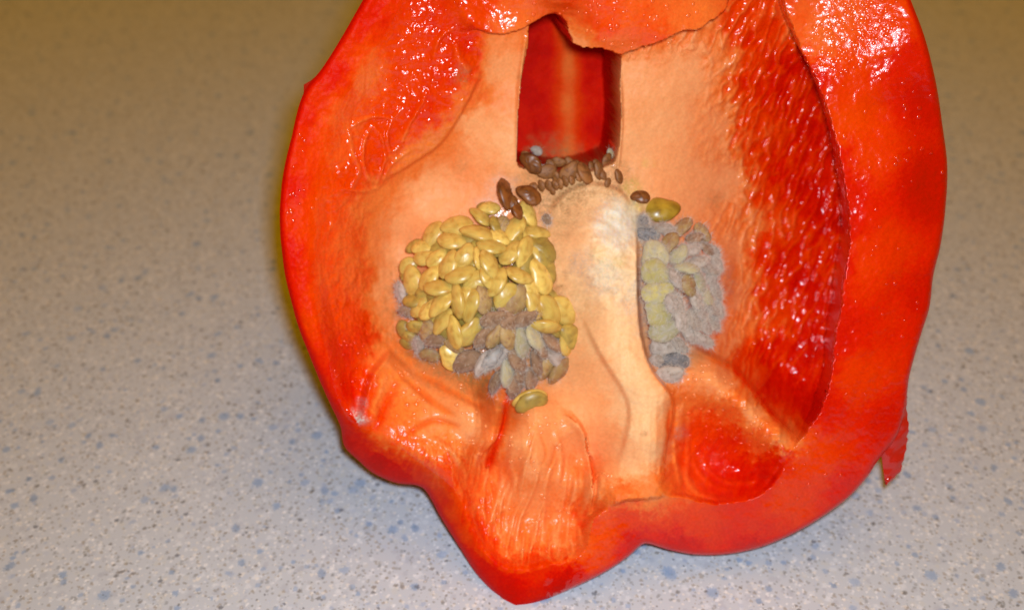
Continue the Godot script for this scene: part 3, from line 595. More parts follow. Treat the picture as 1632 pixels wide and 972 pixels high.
# sets flesh_depth and flesh_ripe at a point of the cut face that lies D inside the outline
func survey(u: float, v: float, d: float) -> void:
	var wob := n_mid.get_noise_2d(u * 1.3, v * 1.3)
	var fine := n_fine.get_noise_2d(u, v)
	var patch := n_patch.get_noise_2d(u, v)
	var open := f_opening.at(u, v)
	var soft := 1.0 + 7.0 * smoothstep(-4.0, -9.0, u) + 3.0 * smoothstep(-24.0, -30.0, v) * smoothstep(12.0, 9.0, u)
	var ragged := smoothstep(-0.28 * soft, 0.34 * soft, open + wob * 0.25 + fine * 0.1)
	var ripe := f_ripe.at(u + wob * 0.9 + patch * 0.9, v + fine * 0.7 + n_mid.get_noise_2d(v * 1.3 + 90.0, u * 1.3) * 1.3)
	# cut edge
	var round_off := 1.0 + 3.2 * smoothstep(-8.0, -30.0, v) * smoothstep(16.0, 0.0, u)
	var roll := 0.0
	if d < round_off:
		var q := 1.0 - maxf(d, 0.0) / round_off
		roll = round_off * 0.8 * (1.0 - sqrt(maxf(0.0, 1.0 - q * q)))
	var cells := n_cell.get_noise_2d(u, v)
	var rim := f_rim.at(u, v) + roll + n_wide.get_noise_2d(u, v) * 0.35 + wob * 0.08 + cells * 0.07 + fine * 0.02
	var w := rim
	if ragged > 0.0:
		var inner := f_inner.at(u, v)
		var red := smoothstep(3.7, 2.3, ripe)
		var coarse := lerpf(0.22, 1.0, maxf(smoothstep(18.0, 26.0, u + 0.25 * v), 0.6 * smoothstep(-17.0, -23.0, v)))
		var pocket := smoothstep(-10.0, -15.0, v) * smoothstep(12.0, 16.0, u)
		ripe = lerpf(ripe, clampf(2.6 + (ripe - 2.6) * 1.2, ripe - 0.35, 3.95), smoothstep(16.0, 22.0, u) * smoothstep(4.2, 3.9, ripe))
		# fibres run up the right wall, down the folds
		var lean := 1.22 if u > 15.0 else 1.5
		var along := u * cos(lean) + v * sin(lean) + wob * 0.5
		var across := -u * sin(lean) + v * cos(lean) + patch * 0.5
		var strings := ridged(n_fibre.get_noise_2d(across * 0.85, along * 0.2 + 20.0))
		var cords := ridged(n_fibre_wide.get_noise_2d(across * 1.1 + 40.0, along * 0.3))
		var beads := n_bump.get_noise_2d(across * 1.25, along * 0.62)
		var h := red * (coarse * ((strings * 0.05 + cords * 0.34) * (1.0 - 0.8 * pocket) - beads * (0.55 + 0.3 * pocket)) + wob * 0.22)
		h += (1.0 - red) * (wob * 0.10 + n_wide.get_noise_2d(u * 1.2, v * 1.2) * 0.25)
		h += fine * lerpf(0.014, 0.022, red) + cells * lerpf(-0.01, -0.03, red)
		h += (wob * 0.12 + n_wide.get_noise_2d(u * 3.0, v * 3.0 + 40.0) * 0.5) * smoothstep(4.7, 5.4, ripe)
		h += f_strand.at(u, v) * 1.25 + f_step.at(u, v)
		inner -= h
		ripe += red * coarse * (1.0 - 0.7 * pocket) * (strings * 0.15 + cords * 0.7 - 0.55 * beads + 0.05) * smoothstep(0.0, 1.5, ripe + 0.6) + maxf(f_strand.at(u, v), 0.0) * 1.1 * red + minf(f_strand.at(u, v), 0.0) * 2.2  # the last term darkens the creases, shade put into the colour
		var deep := smoothstep(-0.15, 0.35, f_hole.at(u, v) + fine * 0.1)
		if deep > 0.0:
			var rib := exp(-pow((u - 10.7) / 3.6, 2.0))
			inner = lerpf(inner, 36.0 - rib * 0.8 + wob * 0.12, deep)
			ripe = lerpf(ripe, 0.8 + 1.8 * exp(-pow((u - 10.7) / 1.6, 2.0)) + patch * 0.35, smoothstep(0.05, 0.5, deep))
		w = lerpf(rim, inner, ragged)
	flesh_depth = w
	flesh_ripe = ripe + patch * 0.10 + fine * 0.12


func skin_mix(d: float) -> float:
	return smoothstep(0.9, 0.1, d)


func flesh_colour(u: float, v: float, d: float) -> Color:
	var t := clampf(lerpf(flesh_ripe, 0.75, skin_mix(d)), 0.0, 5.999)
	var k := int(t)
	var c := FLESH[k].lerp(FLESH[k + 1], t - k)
	if d > 2.0:
		var grain := 0.75 + 0.9 * n_fine.get_noise_2d(u * 1.7, v * 1.7) + 0.6 * n_mid.get_noise_2d(u * 2.0 + 50.0, v * 2.0)
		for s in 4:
			var share := f_stain_shade[s].at(u, v)
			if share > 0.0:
				c = c.lerp(STAIN_SHADE_COLOURS[s], clampf(share * grain, 0.0, 1.0))
	var tone := 1.0 + 0.10 * n_fine.get_noise_2d(u + 70.0, v)
	return Color(c.r * tone, c.g * tone, c.b * tone)


func region_test(rows: Array) -> Field:
	return distance_field(spline(rows, true, 1.0), 0.5, 1.0)


func build_flesh(pepper: Node3D) -> void:
	var nx := int(WIDE / GRID)
	var ny := int(HIGH / GRID)
	var index := PackedInt32Array()
	index.resize(nx * ny)
	index.fill(-1)
	var pos := PackedVector3Array()
	var col := PackedColorArray()
	var where := PackedVector2Array()
	var rimmed := PackedByteArray()
	var e := GRID * 0.5
	for j in ny:
		var v0 := LOW + j * GRID
		for i in nx:
			var u := LEFT + i * GRID
			var v := v0
			var d := f_outline.at(u, v)
			if d < -GRID * 0.75:
				continue
			if d < GRID * 0.72:
				var g := Vector2(f_outline.at(u + e, v) - f_outline.at(u - e, v), f_outline.at(u, v + e) - f_outline.at(u, v - e))
				if g.length() > 1e-6:
					g = g.normalized()
					u -= g.x * d
					v -= g.y * d
					d = 0.0
				elif d < 0.0:
					continue
			survey(u, v, d)
			index[j * nx + i] = pos.size()
			pos.append(place(u, v, flesh_depth) - root_at)
			col.append(flesh_colour(u, v, d))
			where.append(Vector2(u, v))
			rimmed.append(1 if f_opening.at(u, v) < 0.0 else 0)
	# faces, sorted into parts
	var names := ["torn_flap", "rear_wall", "septum", "septum", "placenta", "flesh_fold", "flesh_fold", "ridge", "inner_wall", "inner_wall", "inner_wall", "cut_rim", "cut_rim_dry"]
	var tests: Array[Field] = [region_test(FLAP), f_hole, region_test(SEPTUM_LEFT), region_test(SEPTUM_RIGHT), region_test(PLACENTA), region_test(FOLD_LEFT), region_test(FOLD_MIDDLE), region_test(RIDGE), region_test(POCKET), region_test(LEFT_WALL)]
	var normal := PackedVector3Array()
	normal.resize(pos.size())
	var faces: Array[PackedInt32Array] = []
	for k in names.size():
		faces.append(PackedInt32Array())
	for j in ny - 1:
		for i in nx - 1:
			var a := index[j * nx + i]
			var b := index[(j + 1) * nx + i]
			var c := index[(j + 1) * nx + i + 1]
			var d := index[j * nx + i + 1]
			var some := maxi(maxi(a, b), maxi(c, d))
			if some < 0 or mini(a, b) < 0 and mini(c, d) < 0 and mini(a, d) < 0 and mini(b, c) < 0:
				continue
			var p := where[some]
			var kind := 10
			if rimmed[some]:
				kind = 0 if tests[0].at(p.x, p.y) > 0.0 else 12 if p.x + 5.0 * n_mid.get_noise_2d(p.x, p.y) + 6.0 * n_patch.get_noise_2d(p.x, p.y) < 8.0 else 11
			else:
				for k in range(1, 10):
					if tests[k].at(p.x, p.y) > 0.0:
						kind = k
						break
			for tri in ([[a, b, c], [a, c, d]] if (i + j) % 2 == 0 else [[a, b, d], [b, c, d]]):
				if tri[0] < 0 or tri[1] < 0 or tri[2] < 0:
					continue
				var x := pos[tri[0]]
				var n := (pos[tri[2]] - x).cross(pos[tri[1]] - x)
				for t in 3:
					normal[tri[t]] += n
					faces[kind].append(tri[t])
	for k in normal.size():
		normal[k] = normal[k].normalized()
	for k in names.size():
		var used := {}
		var vp := PackedVector3Array()
		var vn := PackedVector3Array()
		var vc := PackedColorArray()
		var vt := PackedVector2Array()
		var ids := PackedInt32Array()
		for f in faces[k]:
			if not used.has(f):
				used[f] = vp.size()
				vp.append(pos[f])
				vn.append(normal[f])
				vc.append(col[f])
				vt.append(where[f] / 18.0)
			ids.append(used[f])
		if ids.is_empty():
			continue
		var arrays := []
		arrays.resize(Mesh.ARRAY_MAX)
		arrays[Mesh.ARRAY_TEX_UV] = vt
		arrays[Mesh.ARRAY_VERTEX] = vp
		arrays[Mesh.ARRAY_NORMAL] = vn
		arrays[Mesh.ARRAY_COLOR] = vc
		arrays[Mesh.ARRAY_INDEX] = ids
		var mesh := ArrayMesh.new()
		mesh.add_surface_from_arrays(Mesh.PRIMITIVE_TRIANGLES, arrays)
		var n: String = names[k]
		part(n.trim_suffix("_dry"), mesh, flesh_material(n), pepper)


# ---------------------------------------------------------------- nodes and materials
func part(called: String, mesh: Mesh, m: Material, parent: Node3D) -> MeshInstance3D:
	var o := MeshInstance3D.new()
	o.name = called
	o.mesh = mesh
	o.material_override = m
	parent.add_child(o, true)
	return o


var grain_texture: NoiseTexture2D
var flesh_materials := {}


func flesh_material(called: String) -> StandardMaterial3D:
	if flesh_materials.has(called):
		return flesh_materials[called]
	var m := StandardMaterial3D.new()
	m.resource_name = "flesh " + called
	m.vertex_color_use_as_albedo = true
	m.roughness = {"cut_rim": 0.20, "cut_rim_dry": 0.4, "torn_flap": 0.18, "septum": 0.5, "placenta": 0.6, "flesh_fold": 0.27, "ridge": 0.3, "inner_wall": 0.16, "rear_wall": 0.6}[called]
	m.metallic_specular = 0.32 if called in ["septum", "placenta", "rear_wall", "cut_rim_dry"] else 0.45
	if called in ["rear_wall", "cut_rim_dry"]:
		m.metallic_specular = 0.13
	m.subsurf_scatter_enabled = true
	m.subsurf_scatter_strength = 0.08
	m.heightmap_enabled = true
	m.heightmap_texture = grain_texture
	m.heightmap_scale = 0.002
	flesh_materials[called] = m
	return m


func simple(called: String, c: Color, rough: float) -> StandardMaterial3D:
	var m := StandardMaterial3D.new()
	m.resource_name = called
	m.albedo_color = c.linear_to_srgb()
	m.roughness = rough
	return m


# ---------------------------------------------------------------- skin
func build_skin(pepper: Node3D, m: Material) -> void:
	var line := spline(OUTLINE, true, 0.6)
	var n := line.size()
	var rings := 44
	var deep := 90.0
	var pts := PackedVector3Array()
	var hub := place(14.0, 2.0, 0.0)
	for r in rings + 1:
		var s := float(r) / rings
		s = s * s * 0.5 + s * 0.5
		var grow := (1.0 + 0.10 * s) * sqrt(maxf(0.0, 1.0 - pow(s, 5.0)))
		for k in n:
			var q := line[k]
			survey(q.x, q.y, 0.0)
			var p := place(q.x, q.y, flesh_depth)
			var from := hub + Vector3(0, 0, p.z - hub.z)
			var o := from + (p - from) * grow
			var sink := smoothstep(0.015, 0.06, p.y)
			o += (Vector3(0, 0, -1).lerp(-outward, sink)) * deep * 0.001 * s * lerpf(1.0, 0.5, s)
			o.y = maxf(o.y, 0.0004)
			pts.append(o - root_at)
	var st := SurfaceTool.new()
	st.begin(Mesh.PRIMITIVE_TRIANGLES)
	st.set_smooth_group(0)
	for p in pts:
		st.add_vertex(p)
	for r in rings:
		for k in n:
			var a := r * n + k
			var b := r * n + (k + 1) % n
			var c := a + n
			var d := b + n
			for i in [a, c, b, b, c, d]:
				st.add_index(i)
	st.generate_normals()
	part("skin", st.commit(), m, pepper)
	# loose curling tags of skin at the edge
	for t in SKIN_TAGS:
		var tag := SurfaceTool.new()
		tag.begin(Mesh.PRIMITIVE_TRIANGLES)
		tag.set_smooth_group(0)
		var rows: int = 5 * (t.size() - 1) + 1
		var across := 9
		for side in 2:
			for r in rows:
				var k: int = mini(r / 5, t.size() - 2)
				var f := (r - 5 * k) / 5.0
				for c in across:
					var x := c / (across - 1.0)
					var u := lerpf(lerpf(t[k][0], t[k + 1][0], f), lerpf(t[k][2], t[k + 1][2], f), x)
					var v := lerpf(lerpf(t[k][1], t[k + 1][1], f), lerpf(t[k][3], t[k + 1][3], f), x)
					u += n_mid.get_noise_2d(v * 2.4, 7.0) * 0.28 * x
					var w := lerpf(t[k][4], t[k + 1][4], f) + 0.8 - 0.55 * sin(PI * x) + n_mid.get_noise_2d(u, v) * 0.4
					var edge := 1.0 if c > 0 and c < across - 1 and r > 0 and r < rows - 1 else 0.1
					var p := place(u, v, w)
					p.y = maxf(p.y, 0.001)
					tag.add_vertex(p - outward * 0.0007 * side * edge - root_at)
		for side in 2:
			for r in rows - 1:
				for c in across - 1:
					var a := side * rows * across + r * across + c
					var d := a + across
					for i in ([a, a + 1, d, a + 1, d + 1, d] if side == 0 else [a, d, a + 1, a + 1, d, d + 1]):
						tag.add_index(i)
		tag.generate_normals()
		part("skin_tag", tag.commit(), m, pepper)


# ---------------------------------------------------------------- seeds
# a flat kidney-shaped seed of length 2, with brown specks in its vertex colours
func seed_mesh(variant: int, base: Color, speck: Color, share: float, rough: float, shrivelled: float) -> ArrayMesh:
	var f := noise(100 + variant, 0.5)
	var g := noise(140 + variant, 0.16, FastNoiseLite.TYPE_SIMPLEX_SMOOTH, 2)
	var rows := 12
	var cols := 22
	var pts := PackedVector3Array()
	var cs := PackedColorArray()
	for r in rows + 1:
		var lat := PI * r / rows
		for k in cols:
			var lon := TAU * k / cols
			var x := sin(lat) * cos(lon)
			var y := sin(lat) * sin(lon)
			var z := cos(lat)
			var wide := 0.69 * (1.0 - 0.10 * x) * (1.0 - 0.08 * x * x)
			var dent := 0.13 * exp(-pow((x - 0.35) / 0.3, 2.0)) * maxf(0.0, y)
			var p := Vector3(x, y * wide - dent + 0.06 * x * x, 0.34 * z * (1.0 - 0.22 * x * x))
			var h := f.get_noise_3d(p.x, p.y, p.z)
			var fine := g.get_noise_3d(p.x, p.y, p.z)
			var edge := smoothstep(0.45, 0.0, absf(z))
			p += p.normalized() * (h * 0.05 + fine * rough + 0.02 * edge)
			p.z += shrivelled * (absf(f.get_noise_3d(p.x * 1.3 + 9.0, p.y * 4.2, 0.0)) * 1.4 - 0.2)
			pts.append(p)
			var t := clampf(share * (0.35 + 1.5 * h + 1.2 * fine + 0.45 * edge), 0.0, 1.0)
			var c := base.lerp(speck, t)
			var tone := 1.0 + 0.25 * fine
			cs.append(Color(c.r * tone, c.g * tone, c.b * tone))
	var st := SurfaceTool.new()
	st.begin(Mesh.PRIMITIVE_TRIANGLES)
	st.set_smooth_group(0)
	for k in pts.size():
		st.set_color(cs[k])
		st.add_vertex(pts[k])
	for r in rows:
		for k in cols:
			var a := r * cols + k
			var b := r * cols + (k + 1) % cols
			for i in [a, a + cols, b, b, a + cols, b + cols]:
				st.add_index(i)
	st.generate_normals()
	return st.commit()


var seed_kinds := {}
var seed_looks := {}
var fuzz: Array = []


func prepare_seeds() -> void:
	var rows := [
		[Color(0.76, 0.52, 0.12), Color(0.40, 0.20, 0.03), 0.55, 0.0, 0.0, 0.32],     # 0 yellow
		[Color(0.46, 0.31, 0.06), Color(0.20, 0.12, 0.03), 0.6, 0.01, 0.02, 0.4],     # 1 olive, also filler seeds darkened as painted gap shade
		[Color(0.33, 0.19, 0.105), Color(0.18, 0.09, 0.045), 0.8, 0.05, 0.05, 0.9],  # 2 brown
		[Color(0.50, 0.41, 0.345), Color(0.25, 0.185, 0.14), 0.8, 0.06, 0.05, 0.95],    # 3 grey
		[Color(0.56, 0.52, 0.49), Color(0.16, 0.14, 0.13), 0.9, 0.12, 0.05, 0.95],    # 4 white mould
		[Color(0.46, 0.39, 0.20), Color(0.36, 0.32, 0.25), 0.8, 0.05, 0.03, 0.9],     # 5 greenish
		[Color(0.44, 0.28, 0.10), Color(0.26, 0.13, 0.06), 0.8, 0.03, 0.03, 0.6],     # 6 tan
		[Color(0.26, 0.085, 0.018), Color(0.10, 0.028, 0.007), 0.8, 0.07, 0.10, 0.4],  # 7 dried dark brown
		[Color(0.40, 0.25, 0.025), Color(0.20, 0.11, 0.012), 0.6, 0.0, 0.0, 0.3],      # 8 amber
		[Color(0.22, 0.21, 0.21), Color(0.09, 0.085, 0.085), 0.9, 0.12, 0.1, 0.98],   # 9 dark grey mould
		[Color(0.46, 0.38, 0.12), Color(0.38, 0.33, 0.24), 0.9, 0.05, 0.02, 0.9],     # 10 olive under thin mould
		[Color(0.33, 0.125, 0.030), Color(0.15, 0.05, 0.012), 0.8, 0.04, 0.06, 0.6],   # 11 dry brown
	]
	for k in rows.size():
		var r: Array = rows[k]
		seed_kinds[k] = []
		for variant in 4:
			var tone := 0.82 + 0.1 * variant
			var base: Color = r[0]
			seed_kinds[k].append(seed_mesh(k * 4 + variant, Color(base.r * tone, base.g * (tone - 0.02 * (variant % 2)), base.b * tone), r[1], r[2], r[3], r[4]))
		var m := StandardMaterial3D.new()
		m.resource_name = "seed coat"
		m.vertex_color_use_as_albedo = true
		m.roughness = r[5]
		if k in [0, 1, 8, 6]:
			m.subsurf_scatter_enabled = true
			m.subsurf_scatter_strength = 0.05
		if k in [2, 3, 4, 5, 9, 10]:
			m.rim_enabled = true
			m.rim = 0.5
			m.rim_tint = 0.3
		seed_looks[k] = m


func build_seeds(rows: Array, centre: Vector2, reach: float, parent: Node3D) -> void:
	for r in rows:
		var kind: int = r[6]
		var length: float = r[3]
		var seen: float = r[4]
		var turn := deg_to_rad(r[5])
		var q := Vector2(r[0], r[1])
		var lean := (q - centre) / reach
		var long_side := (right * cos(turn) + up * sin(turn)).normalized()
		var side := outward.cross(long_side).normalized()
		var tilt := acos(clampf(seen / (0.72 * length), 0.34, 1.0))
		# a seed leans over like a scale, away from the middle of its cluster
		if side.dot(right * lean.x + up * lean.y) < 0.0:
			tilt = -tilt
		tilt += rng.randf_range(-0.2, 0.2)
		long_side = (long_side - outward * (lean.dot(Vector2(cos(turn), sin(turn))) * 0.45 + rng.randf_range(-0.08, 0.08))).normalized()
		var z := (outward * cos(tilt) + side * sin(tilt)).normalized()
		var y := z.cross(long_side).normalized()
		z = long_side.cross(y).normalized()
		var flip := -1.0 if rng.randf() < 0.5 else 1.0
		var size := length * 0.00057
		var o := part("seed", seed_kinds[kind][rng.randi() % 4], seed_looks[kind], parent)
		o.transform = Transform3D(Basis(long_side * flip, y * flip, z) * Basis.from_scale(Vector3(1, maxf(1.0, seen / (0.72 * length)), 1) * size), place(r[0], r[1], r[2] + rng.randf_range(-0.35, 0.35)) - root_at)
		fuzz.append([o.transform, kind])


# mould: fine threads standing on the seeds that carry it
func build_fuzz(parent: Node3D, per_seed: Dictionary) -> void:
	var st := SurfaceTool.new()
	st.begin(Mesh.PRIMITIVE_TRIANGLES)
	for k in 3:
		var a := TAU * k / 3.0
		var b := TAU * (k + 1) / 3.0
		st.set_smooth_group(0)
		for p in [Vector3(cos(a), 0, sin(a)), Vector3(cos(b), 0, sin(b)), Vector3(0.25, 1, 0.1)]:
			st.add_vertex(p)
	st.generate_normals()
	var spots: Array[Transform3D] = []
	for s in fuzz:
		for k in per_seed.get(s[1], 0):
			var lat := acos(rng.randf_range(-0.2, 1.0))
			var lon := rng.randf() * TAU
			var p := Vector3(sin(lat) * cos(lon), sin(lat) * sin(lon) * 0.68, cos(lat) * 0.34)
			var n := Vector3(p.x, p.y * 2.0, p.z * 6.0).normalized()
			var base: Transform3D = s[0]
			var dir := (base.basis * n).normalized() + Vector3(rng.randf_range(-1, 1), rng.randf_range(-1, 1), rng.randf_range(-1, 1)) * 0.8
			dir = dir.normalized()
			var side := dir.cross(Vector3(0.3, 0.9, 0.2)).normalized()
			var tall := rng.randf_range(0.0002, 0.0012) * (1.6 if rng.randf() < 0.12 else 1.0)
			var thick := rng.randf_range(0.000012, 0.000026)
			spots.append(Transform3D(Basis(side * thick, dir * tall, side.cross(dir) * thick), base * p))
	var mm := MultiMesh.new()
	mm.transform_format = MultiMesh.TRANSFORM_3D
	mm.mesh = st.commit()
	mm.instance_count = spots.size()
	for k in spots.size():
		mm.set_instance_transform(k, spots[k])
	var o := MultiMeshInstance3D.new()
	o.name = "mould_threads"
	o.multimesh = mm
	o.material_override = simple("mould threads", Color(0.64, 0.54, 0.46), 1.0)
	o.set_meta("kind", "stuff")
	parent.add_child(o, true)
	fuzz.clear()


# ---------------------------------------------------------------- juice standing on the cut flesh
func build_beads(pepper: Node3D) -> void:
	var ball := SphereMesh.new()
	ball.radius = 1.0
	ball.height = 2.0
	ball.radial_segments = 14
	ball.rings = 8
	var spots: Array[Transform3D] = []
	var tint := PackedColorArray()
	for b in BEADS:
		for k in int(b[3]):
			var q := Vector2.from_angle(rng.randf() * TAU) * sqrt(rng.randf()) * float(b[2])
			var u: float = b[0] + q.x
			var v: float = b[1] + q.y
			var d := f_outline.at(u, v)
			if d < 0.5:
				continue
			survey(u, v, d)
			var c := flesh_colour(u, v, d)
			var p := place(u, v, flesh_depth)
			survey(u + 0.3, v, d)
			var pu := place(u + 0.3, v, flesh_depth) - p
			survey(u, v + 0.3, d)
			var pv := place(u, v + 0.3, flesh_depth) - p
			var n := pu.cross(pv).normalized()
			var side := pu.normalized()
			var size := rng.randf_range(0.00012, 0.00034)
			var tall := size * rng.randf_range(0.5, 0.8)
			spots.append(Transform3D(Basis(side * size * rng.randf_range(0.9, 1.4), n * tall, side.cross(n) * size), p + n * tall * 0.05 - root_at))
			tint.append(c)
	var mm := MultiMesh.new()
	mm.transform_format = MultiMesh.TRANSFORM_3D
	mm.use_colors = true
	mm.mesh = ball
	mm.instance_count = spots.size()
	for k in spots.size():
		mm.set_instance_transform(k, spots[k])
		mm.set_instance_color(k, tint[k])
	var m := simple("juice bead", Color.WHITE, 0.16)
	m.metallic_specular = 0.65
	m.vertex_color_use_as_albedo = true
	var o := MultiMeshInstance3D.new()
	o.name = "juice_beads"
	o.multimesh = mm
	o.material_override = m
	o.set_meta("kind", "stuff")
	pepper.add_child(o, true)


# ---------------------------------------------------------------- counter
# speckled laminate print: layers of irregular chips on a pale ground
func laminate() -> ImageTexture:
	var side := 2048
	var im := Image.create_empty(side, side, false, Image.FORMAT_RGBA8)
	im.fill(Color(0.753, 0.781, 0.827))
	var layers := [
		# how many, radius from, to, colours (sRGB), opacity
		[30000, 2.0, 7.0, [Color(0.832, 0.857, 0.896), Color(0.695, 0.720, 0.772), Color(0.773, 0.781, 0.789), Color(0.733, 0.771, 0.843), Color(0.852, 0.878, 0.917)], 0.6],
		[40000, 1.2, 3.6, [Color(0.533, 0.525, 0.502), Color(0.584, 0.587, 0.590), Color(0.594, 0.556, 0.502), Color(0.533, 0.546, 0.564)], 0.52],
		[26000, 1.3, 3.8, [Color(0.922, 0.932, 0.952), Color(0.892, 0.875, 0.857)], 0.62],
		[1000, 4.5, 11.0, [Color(0.528, 0.629, 0.779), Color(0.587, 0.670, 0.799), Color(0.509, 0.598, 0.736)], 0.65],
		[1700, 2.6, 6.5, [Color(0.568, 0.649, 0.779), Color(0.626, 0.690, 0.799)], 0.6],
		[2600, 1.8, 4.8, [Color(0.411, 0.406, 0.406), Color(0.372, 0.385, 0.426), Color(0.470, 0.446, 0.426)], 0.6],
	]
	var f := noise(50, 9.0)
	for layer in layers:
		var stamps: Array[Image] = []
		for k in 28:
			var r: float = lerpf(layer[1], layer[2], pow(k / 27.0, 1.6))
			var n := int(r * 2.8) + 3
			var c: Color = layer[3][k % layer[3].size()]
			var s := Image.create_empty(n, n, false, Image.FORMAT_RGBA8)
			var long := rng.randf_range(0.7, 1.0)
			var turn := rng.randf() * PI
			for y in n:
				for x in n:
					var q := Vector2(x - n / 2.0 + 0.5, y - n / 2.0 + 0.5).rotated(turn)
					q.y /= long
					var d := q.length() / r + 0.55 * f.get_noise_2d(x * 2.0 + k * 57.0, y * 2.0 + layer[1] * 91.0)
					s.set_pixel(x, y, Color(c.r, c.g, c.b, layer[4] * smoothstep(1.15, 0.6, d)))
			stamps.append(s)
		for k in int(layer[0]):
			var s := stamps[rng.randi() % 28]
			var x := rng.randi() % side
			var y := rng.randi() % side
			var box := Rect2i(Vector2i.ZERO, s.get_size())
			for dx in ([0, -side] if x + s.get_width() > side else [0]):
				for dy in ([0, -side] if y + s.get_height() > side else [0]):
					im.blend_rect(s, box, Vector2i(x + dx, y + dy))
	return ImageTexture.create_from_image(im)


func build_counter() -> void:
	var m := StandardMaterial3D.new()
	m.resource_name = "speckled laminate"
	m.albedo_texture = laminate()
	m.roughness = 0.55
	m.metallic_specular = 0.35
	var st := SurfaceTool.new()
	st.begin(Mesh.PRIMITIVE_TRIANGLES)
	var x0 := -0.9
	var x1 := 0.9
	var z0 := -0.75
	var z1 := 0.25
	var low := -0.038
	var quads := [
		[Vector3(x0, 0, z1), Vector3(x0, 0, z0), Vector3(x1, 0, z0), Vector3(x1, 0, z1), Vector3.UP],
		[Vector3(x0, low, z1), Vector3(x0, 0, z1), Vector3(x1, 0, z1), Vector3(x1, low, z1), Vector3.BACK],
		[Vector3(x0, low, z0), Vector3(x0, low, z1), Vector3(x1, low, z1), Vector3(x1, low, z0), Vector3.DOWN],
		[Vector3(x1, low, z0), Vector3(x1, 0, z0), Vector3(x0, 0, z0), Vector3(x0, low, z0), Vector3.FORWARD],
		[Vector3(x0, low, z0), Vector3(x0, 0, z0), Vector3(x0, 0, z1), Vector3(x0, low, z1), Vector3.LEFT],
		[Vector3(x1, low, z1), Vector3(x1, 0, z1), Vector3(x1, 0, z0), Vector3(x1, low, z0), Vector3.RIGHT],
	]
	for q in quads:
		for k in [0, 1, 2, 0, 2, 3]:
			var p: Vector3 = q[k]
			st.set_normal(q[4])
			st.set_uv(Vector2(p.x + p.y * 0.7, p.z + p.y * 0.9) / 0.2 + Vector2(0.13, 0.31))
			st.add_vertex(p)
	var o := MeshInstance3D.new()
	o.name = "countertop"
	o.mesh = st.commit()
	o.material_override = m
	o.set_meta("kind", "structure")
	o.set_meta("label", "pale grey kitchen countertop speckled with blue, white and brown flecks")
	add_child(o)


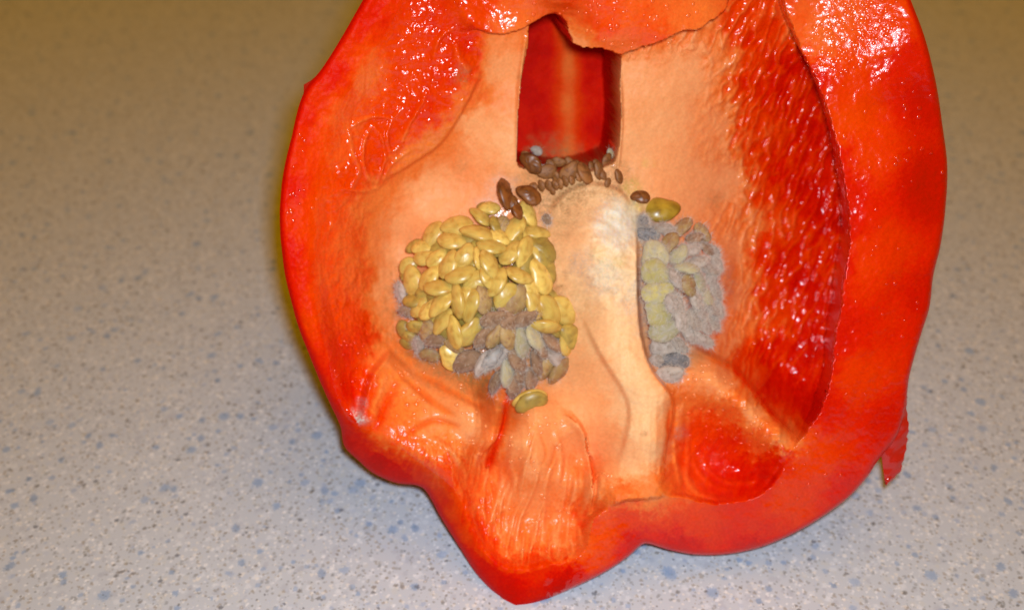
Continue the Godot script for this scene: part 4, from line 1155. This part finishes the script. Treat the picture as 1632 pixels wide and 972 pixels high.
func _ready() -> void:
	rng.seed = 20240611
	# camera
	var camera := Camera3D.new()
	camera.name = "camera"
	camera.fov = 32.0
	camera.near = 0.01
	camera.far = 5.0
	var aim := middle * 0.001
	var back := Vector3(0, sin(deg_to_rad(38.0)), cos(deg_to_rad(38.0)))
	camera.transform = Transform3D(Basis(right, back.cross(right), back), aim + back * 0.152)
	var lens := CameraAttributesPhysical.new()
	lens.frustum_focal_length = 41.849
	lens.exposure_aperture = 22.0
	lens.frustum_focus_distance = 0.144
	camera.attributes = lens
	add_child(camera)
	# surroundings: a dim room
	var around := WorldEnvironment.new()
	around.name = "surroundings"
	var e := Environment.new()
	e.background_mode = Environment.BG_COLOR
	e.background_color = Color(0.54, 0.38, 0.02)
	e.background_energy_multiplier = 0.8
	e.tonemap_mode = Environment.TONE_MAPPER_LINEAR
	e.tonemap_exposure = 1.0
	e.sdfgi_enabled = true
	e.ssao_enabled = true
	e.ssil_enabled = true
	around.environment = e
	add_child(around)
	# the flash of the phone, just beside its lens
	var flash := AreaLight3D.new()
	flash.name = "phone_flash"
	flash.area_size = Vector2(0.007, 0.007)
	flash.light_color = Color(0.90, 0.955, 1.0)
	flash.light_energy = 0.0285
	flash.shadow_enabled = true
	flash.area_range = 4.0
	var at := camera.transform * Vector3(0.0045, 0.006, -0.002)
	flash.transform = Transform3D(Basis.looking_at(aim + Vector3(0.008, -0.02, 0.01) - at), at)
	add_child(flash)
	# the ceiling lamp of the kitchen
	var ceiling := AreaLight3D.new()
	ceiling.name = "ceiling_lamp"
	ceiling.area_size = Vector2(1.1, 0.9)
	ceiling.light_color = Color(1.0, 0.68, 0.0)
	ceiling.light_energy = 0.7
	ceiling.shadow_enabled = true
	ceiling.area_range = 6.0
	var high := Vector3(0.25, 1.6, -0.1)
	ceiling.transform = Transform3D(Basis.looking_at(Vector3(0, 0, 0) - high), high)
	add_child(ceiling)

	build_counter()

	# the pepper
	grain_texture = NoiseTexture2D.new()
	grain_texture.width = 512
	grain_texture.height = 512
	grain_texture.seamless = true
	grain_texture.noise = noise(77, 7.0, FastNoiseLite.TYPE_SIMPLEX_SMOOTH, 3)
	prepare()
	var pepper := Node3D.new()
	pepper.name = "bell_pepper"
	pepper.position = root_at
	pepper.set_meta("label", "halved red bell pepper lying open with yellow and grey mouldy seeds inside")
	pepper.set_meta("category", "bell pepper")
	add_child(pepper)
	build_flesh(pepper)
	var skin := simple("pepper skin", Color(0.50, 0.010, 0.006), 0.22)
	skin.clearcoat_enabled = true
	skin.clearcoat = 0.4
	skin.clearcoat_roughness = 0.12
	skin.subsurf_scatter_enabled = true
	skin.subsurf_scatter_strength = 0.06
	build_skin(pepper, skin)
	prepare_seeds()
	var clusters := [
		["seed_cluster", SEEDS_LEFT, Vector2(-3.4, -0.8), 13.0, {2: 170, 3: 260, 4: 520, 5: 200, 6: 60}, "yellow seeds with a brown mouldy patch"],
		["seed_cluster", SEEDS_RIGHT, Vector2(22.0, 0.5), 10.0, {2: 230, 3: 420, 5: 360, 6: 150, 9: 500, 10: 380}, "seeds under grey fuzzy mould"],
		["seed_cluster", SEEDS_TOP, Vector2(8.0, 19.0), 12.0, {2: 20, 3: 14, 5: 14, 6: 14}, "small shrivelled brown seeds at the window between the membranes"],
	]
	for c in clusters:
		var holder := Node3D.new()
		holder.name = c[0]
		holder.set_meta("label", c[5])
		pepper.add_child(holder, true)
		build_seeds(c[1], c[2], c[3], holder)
		build_fuzz(holder, c[4])
	build_beads(pepper)
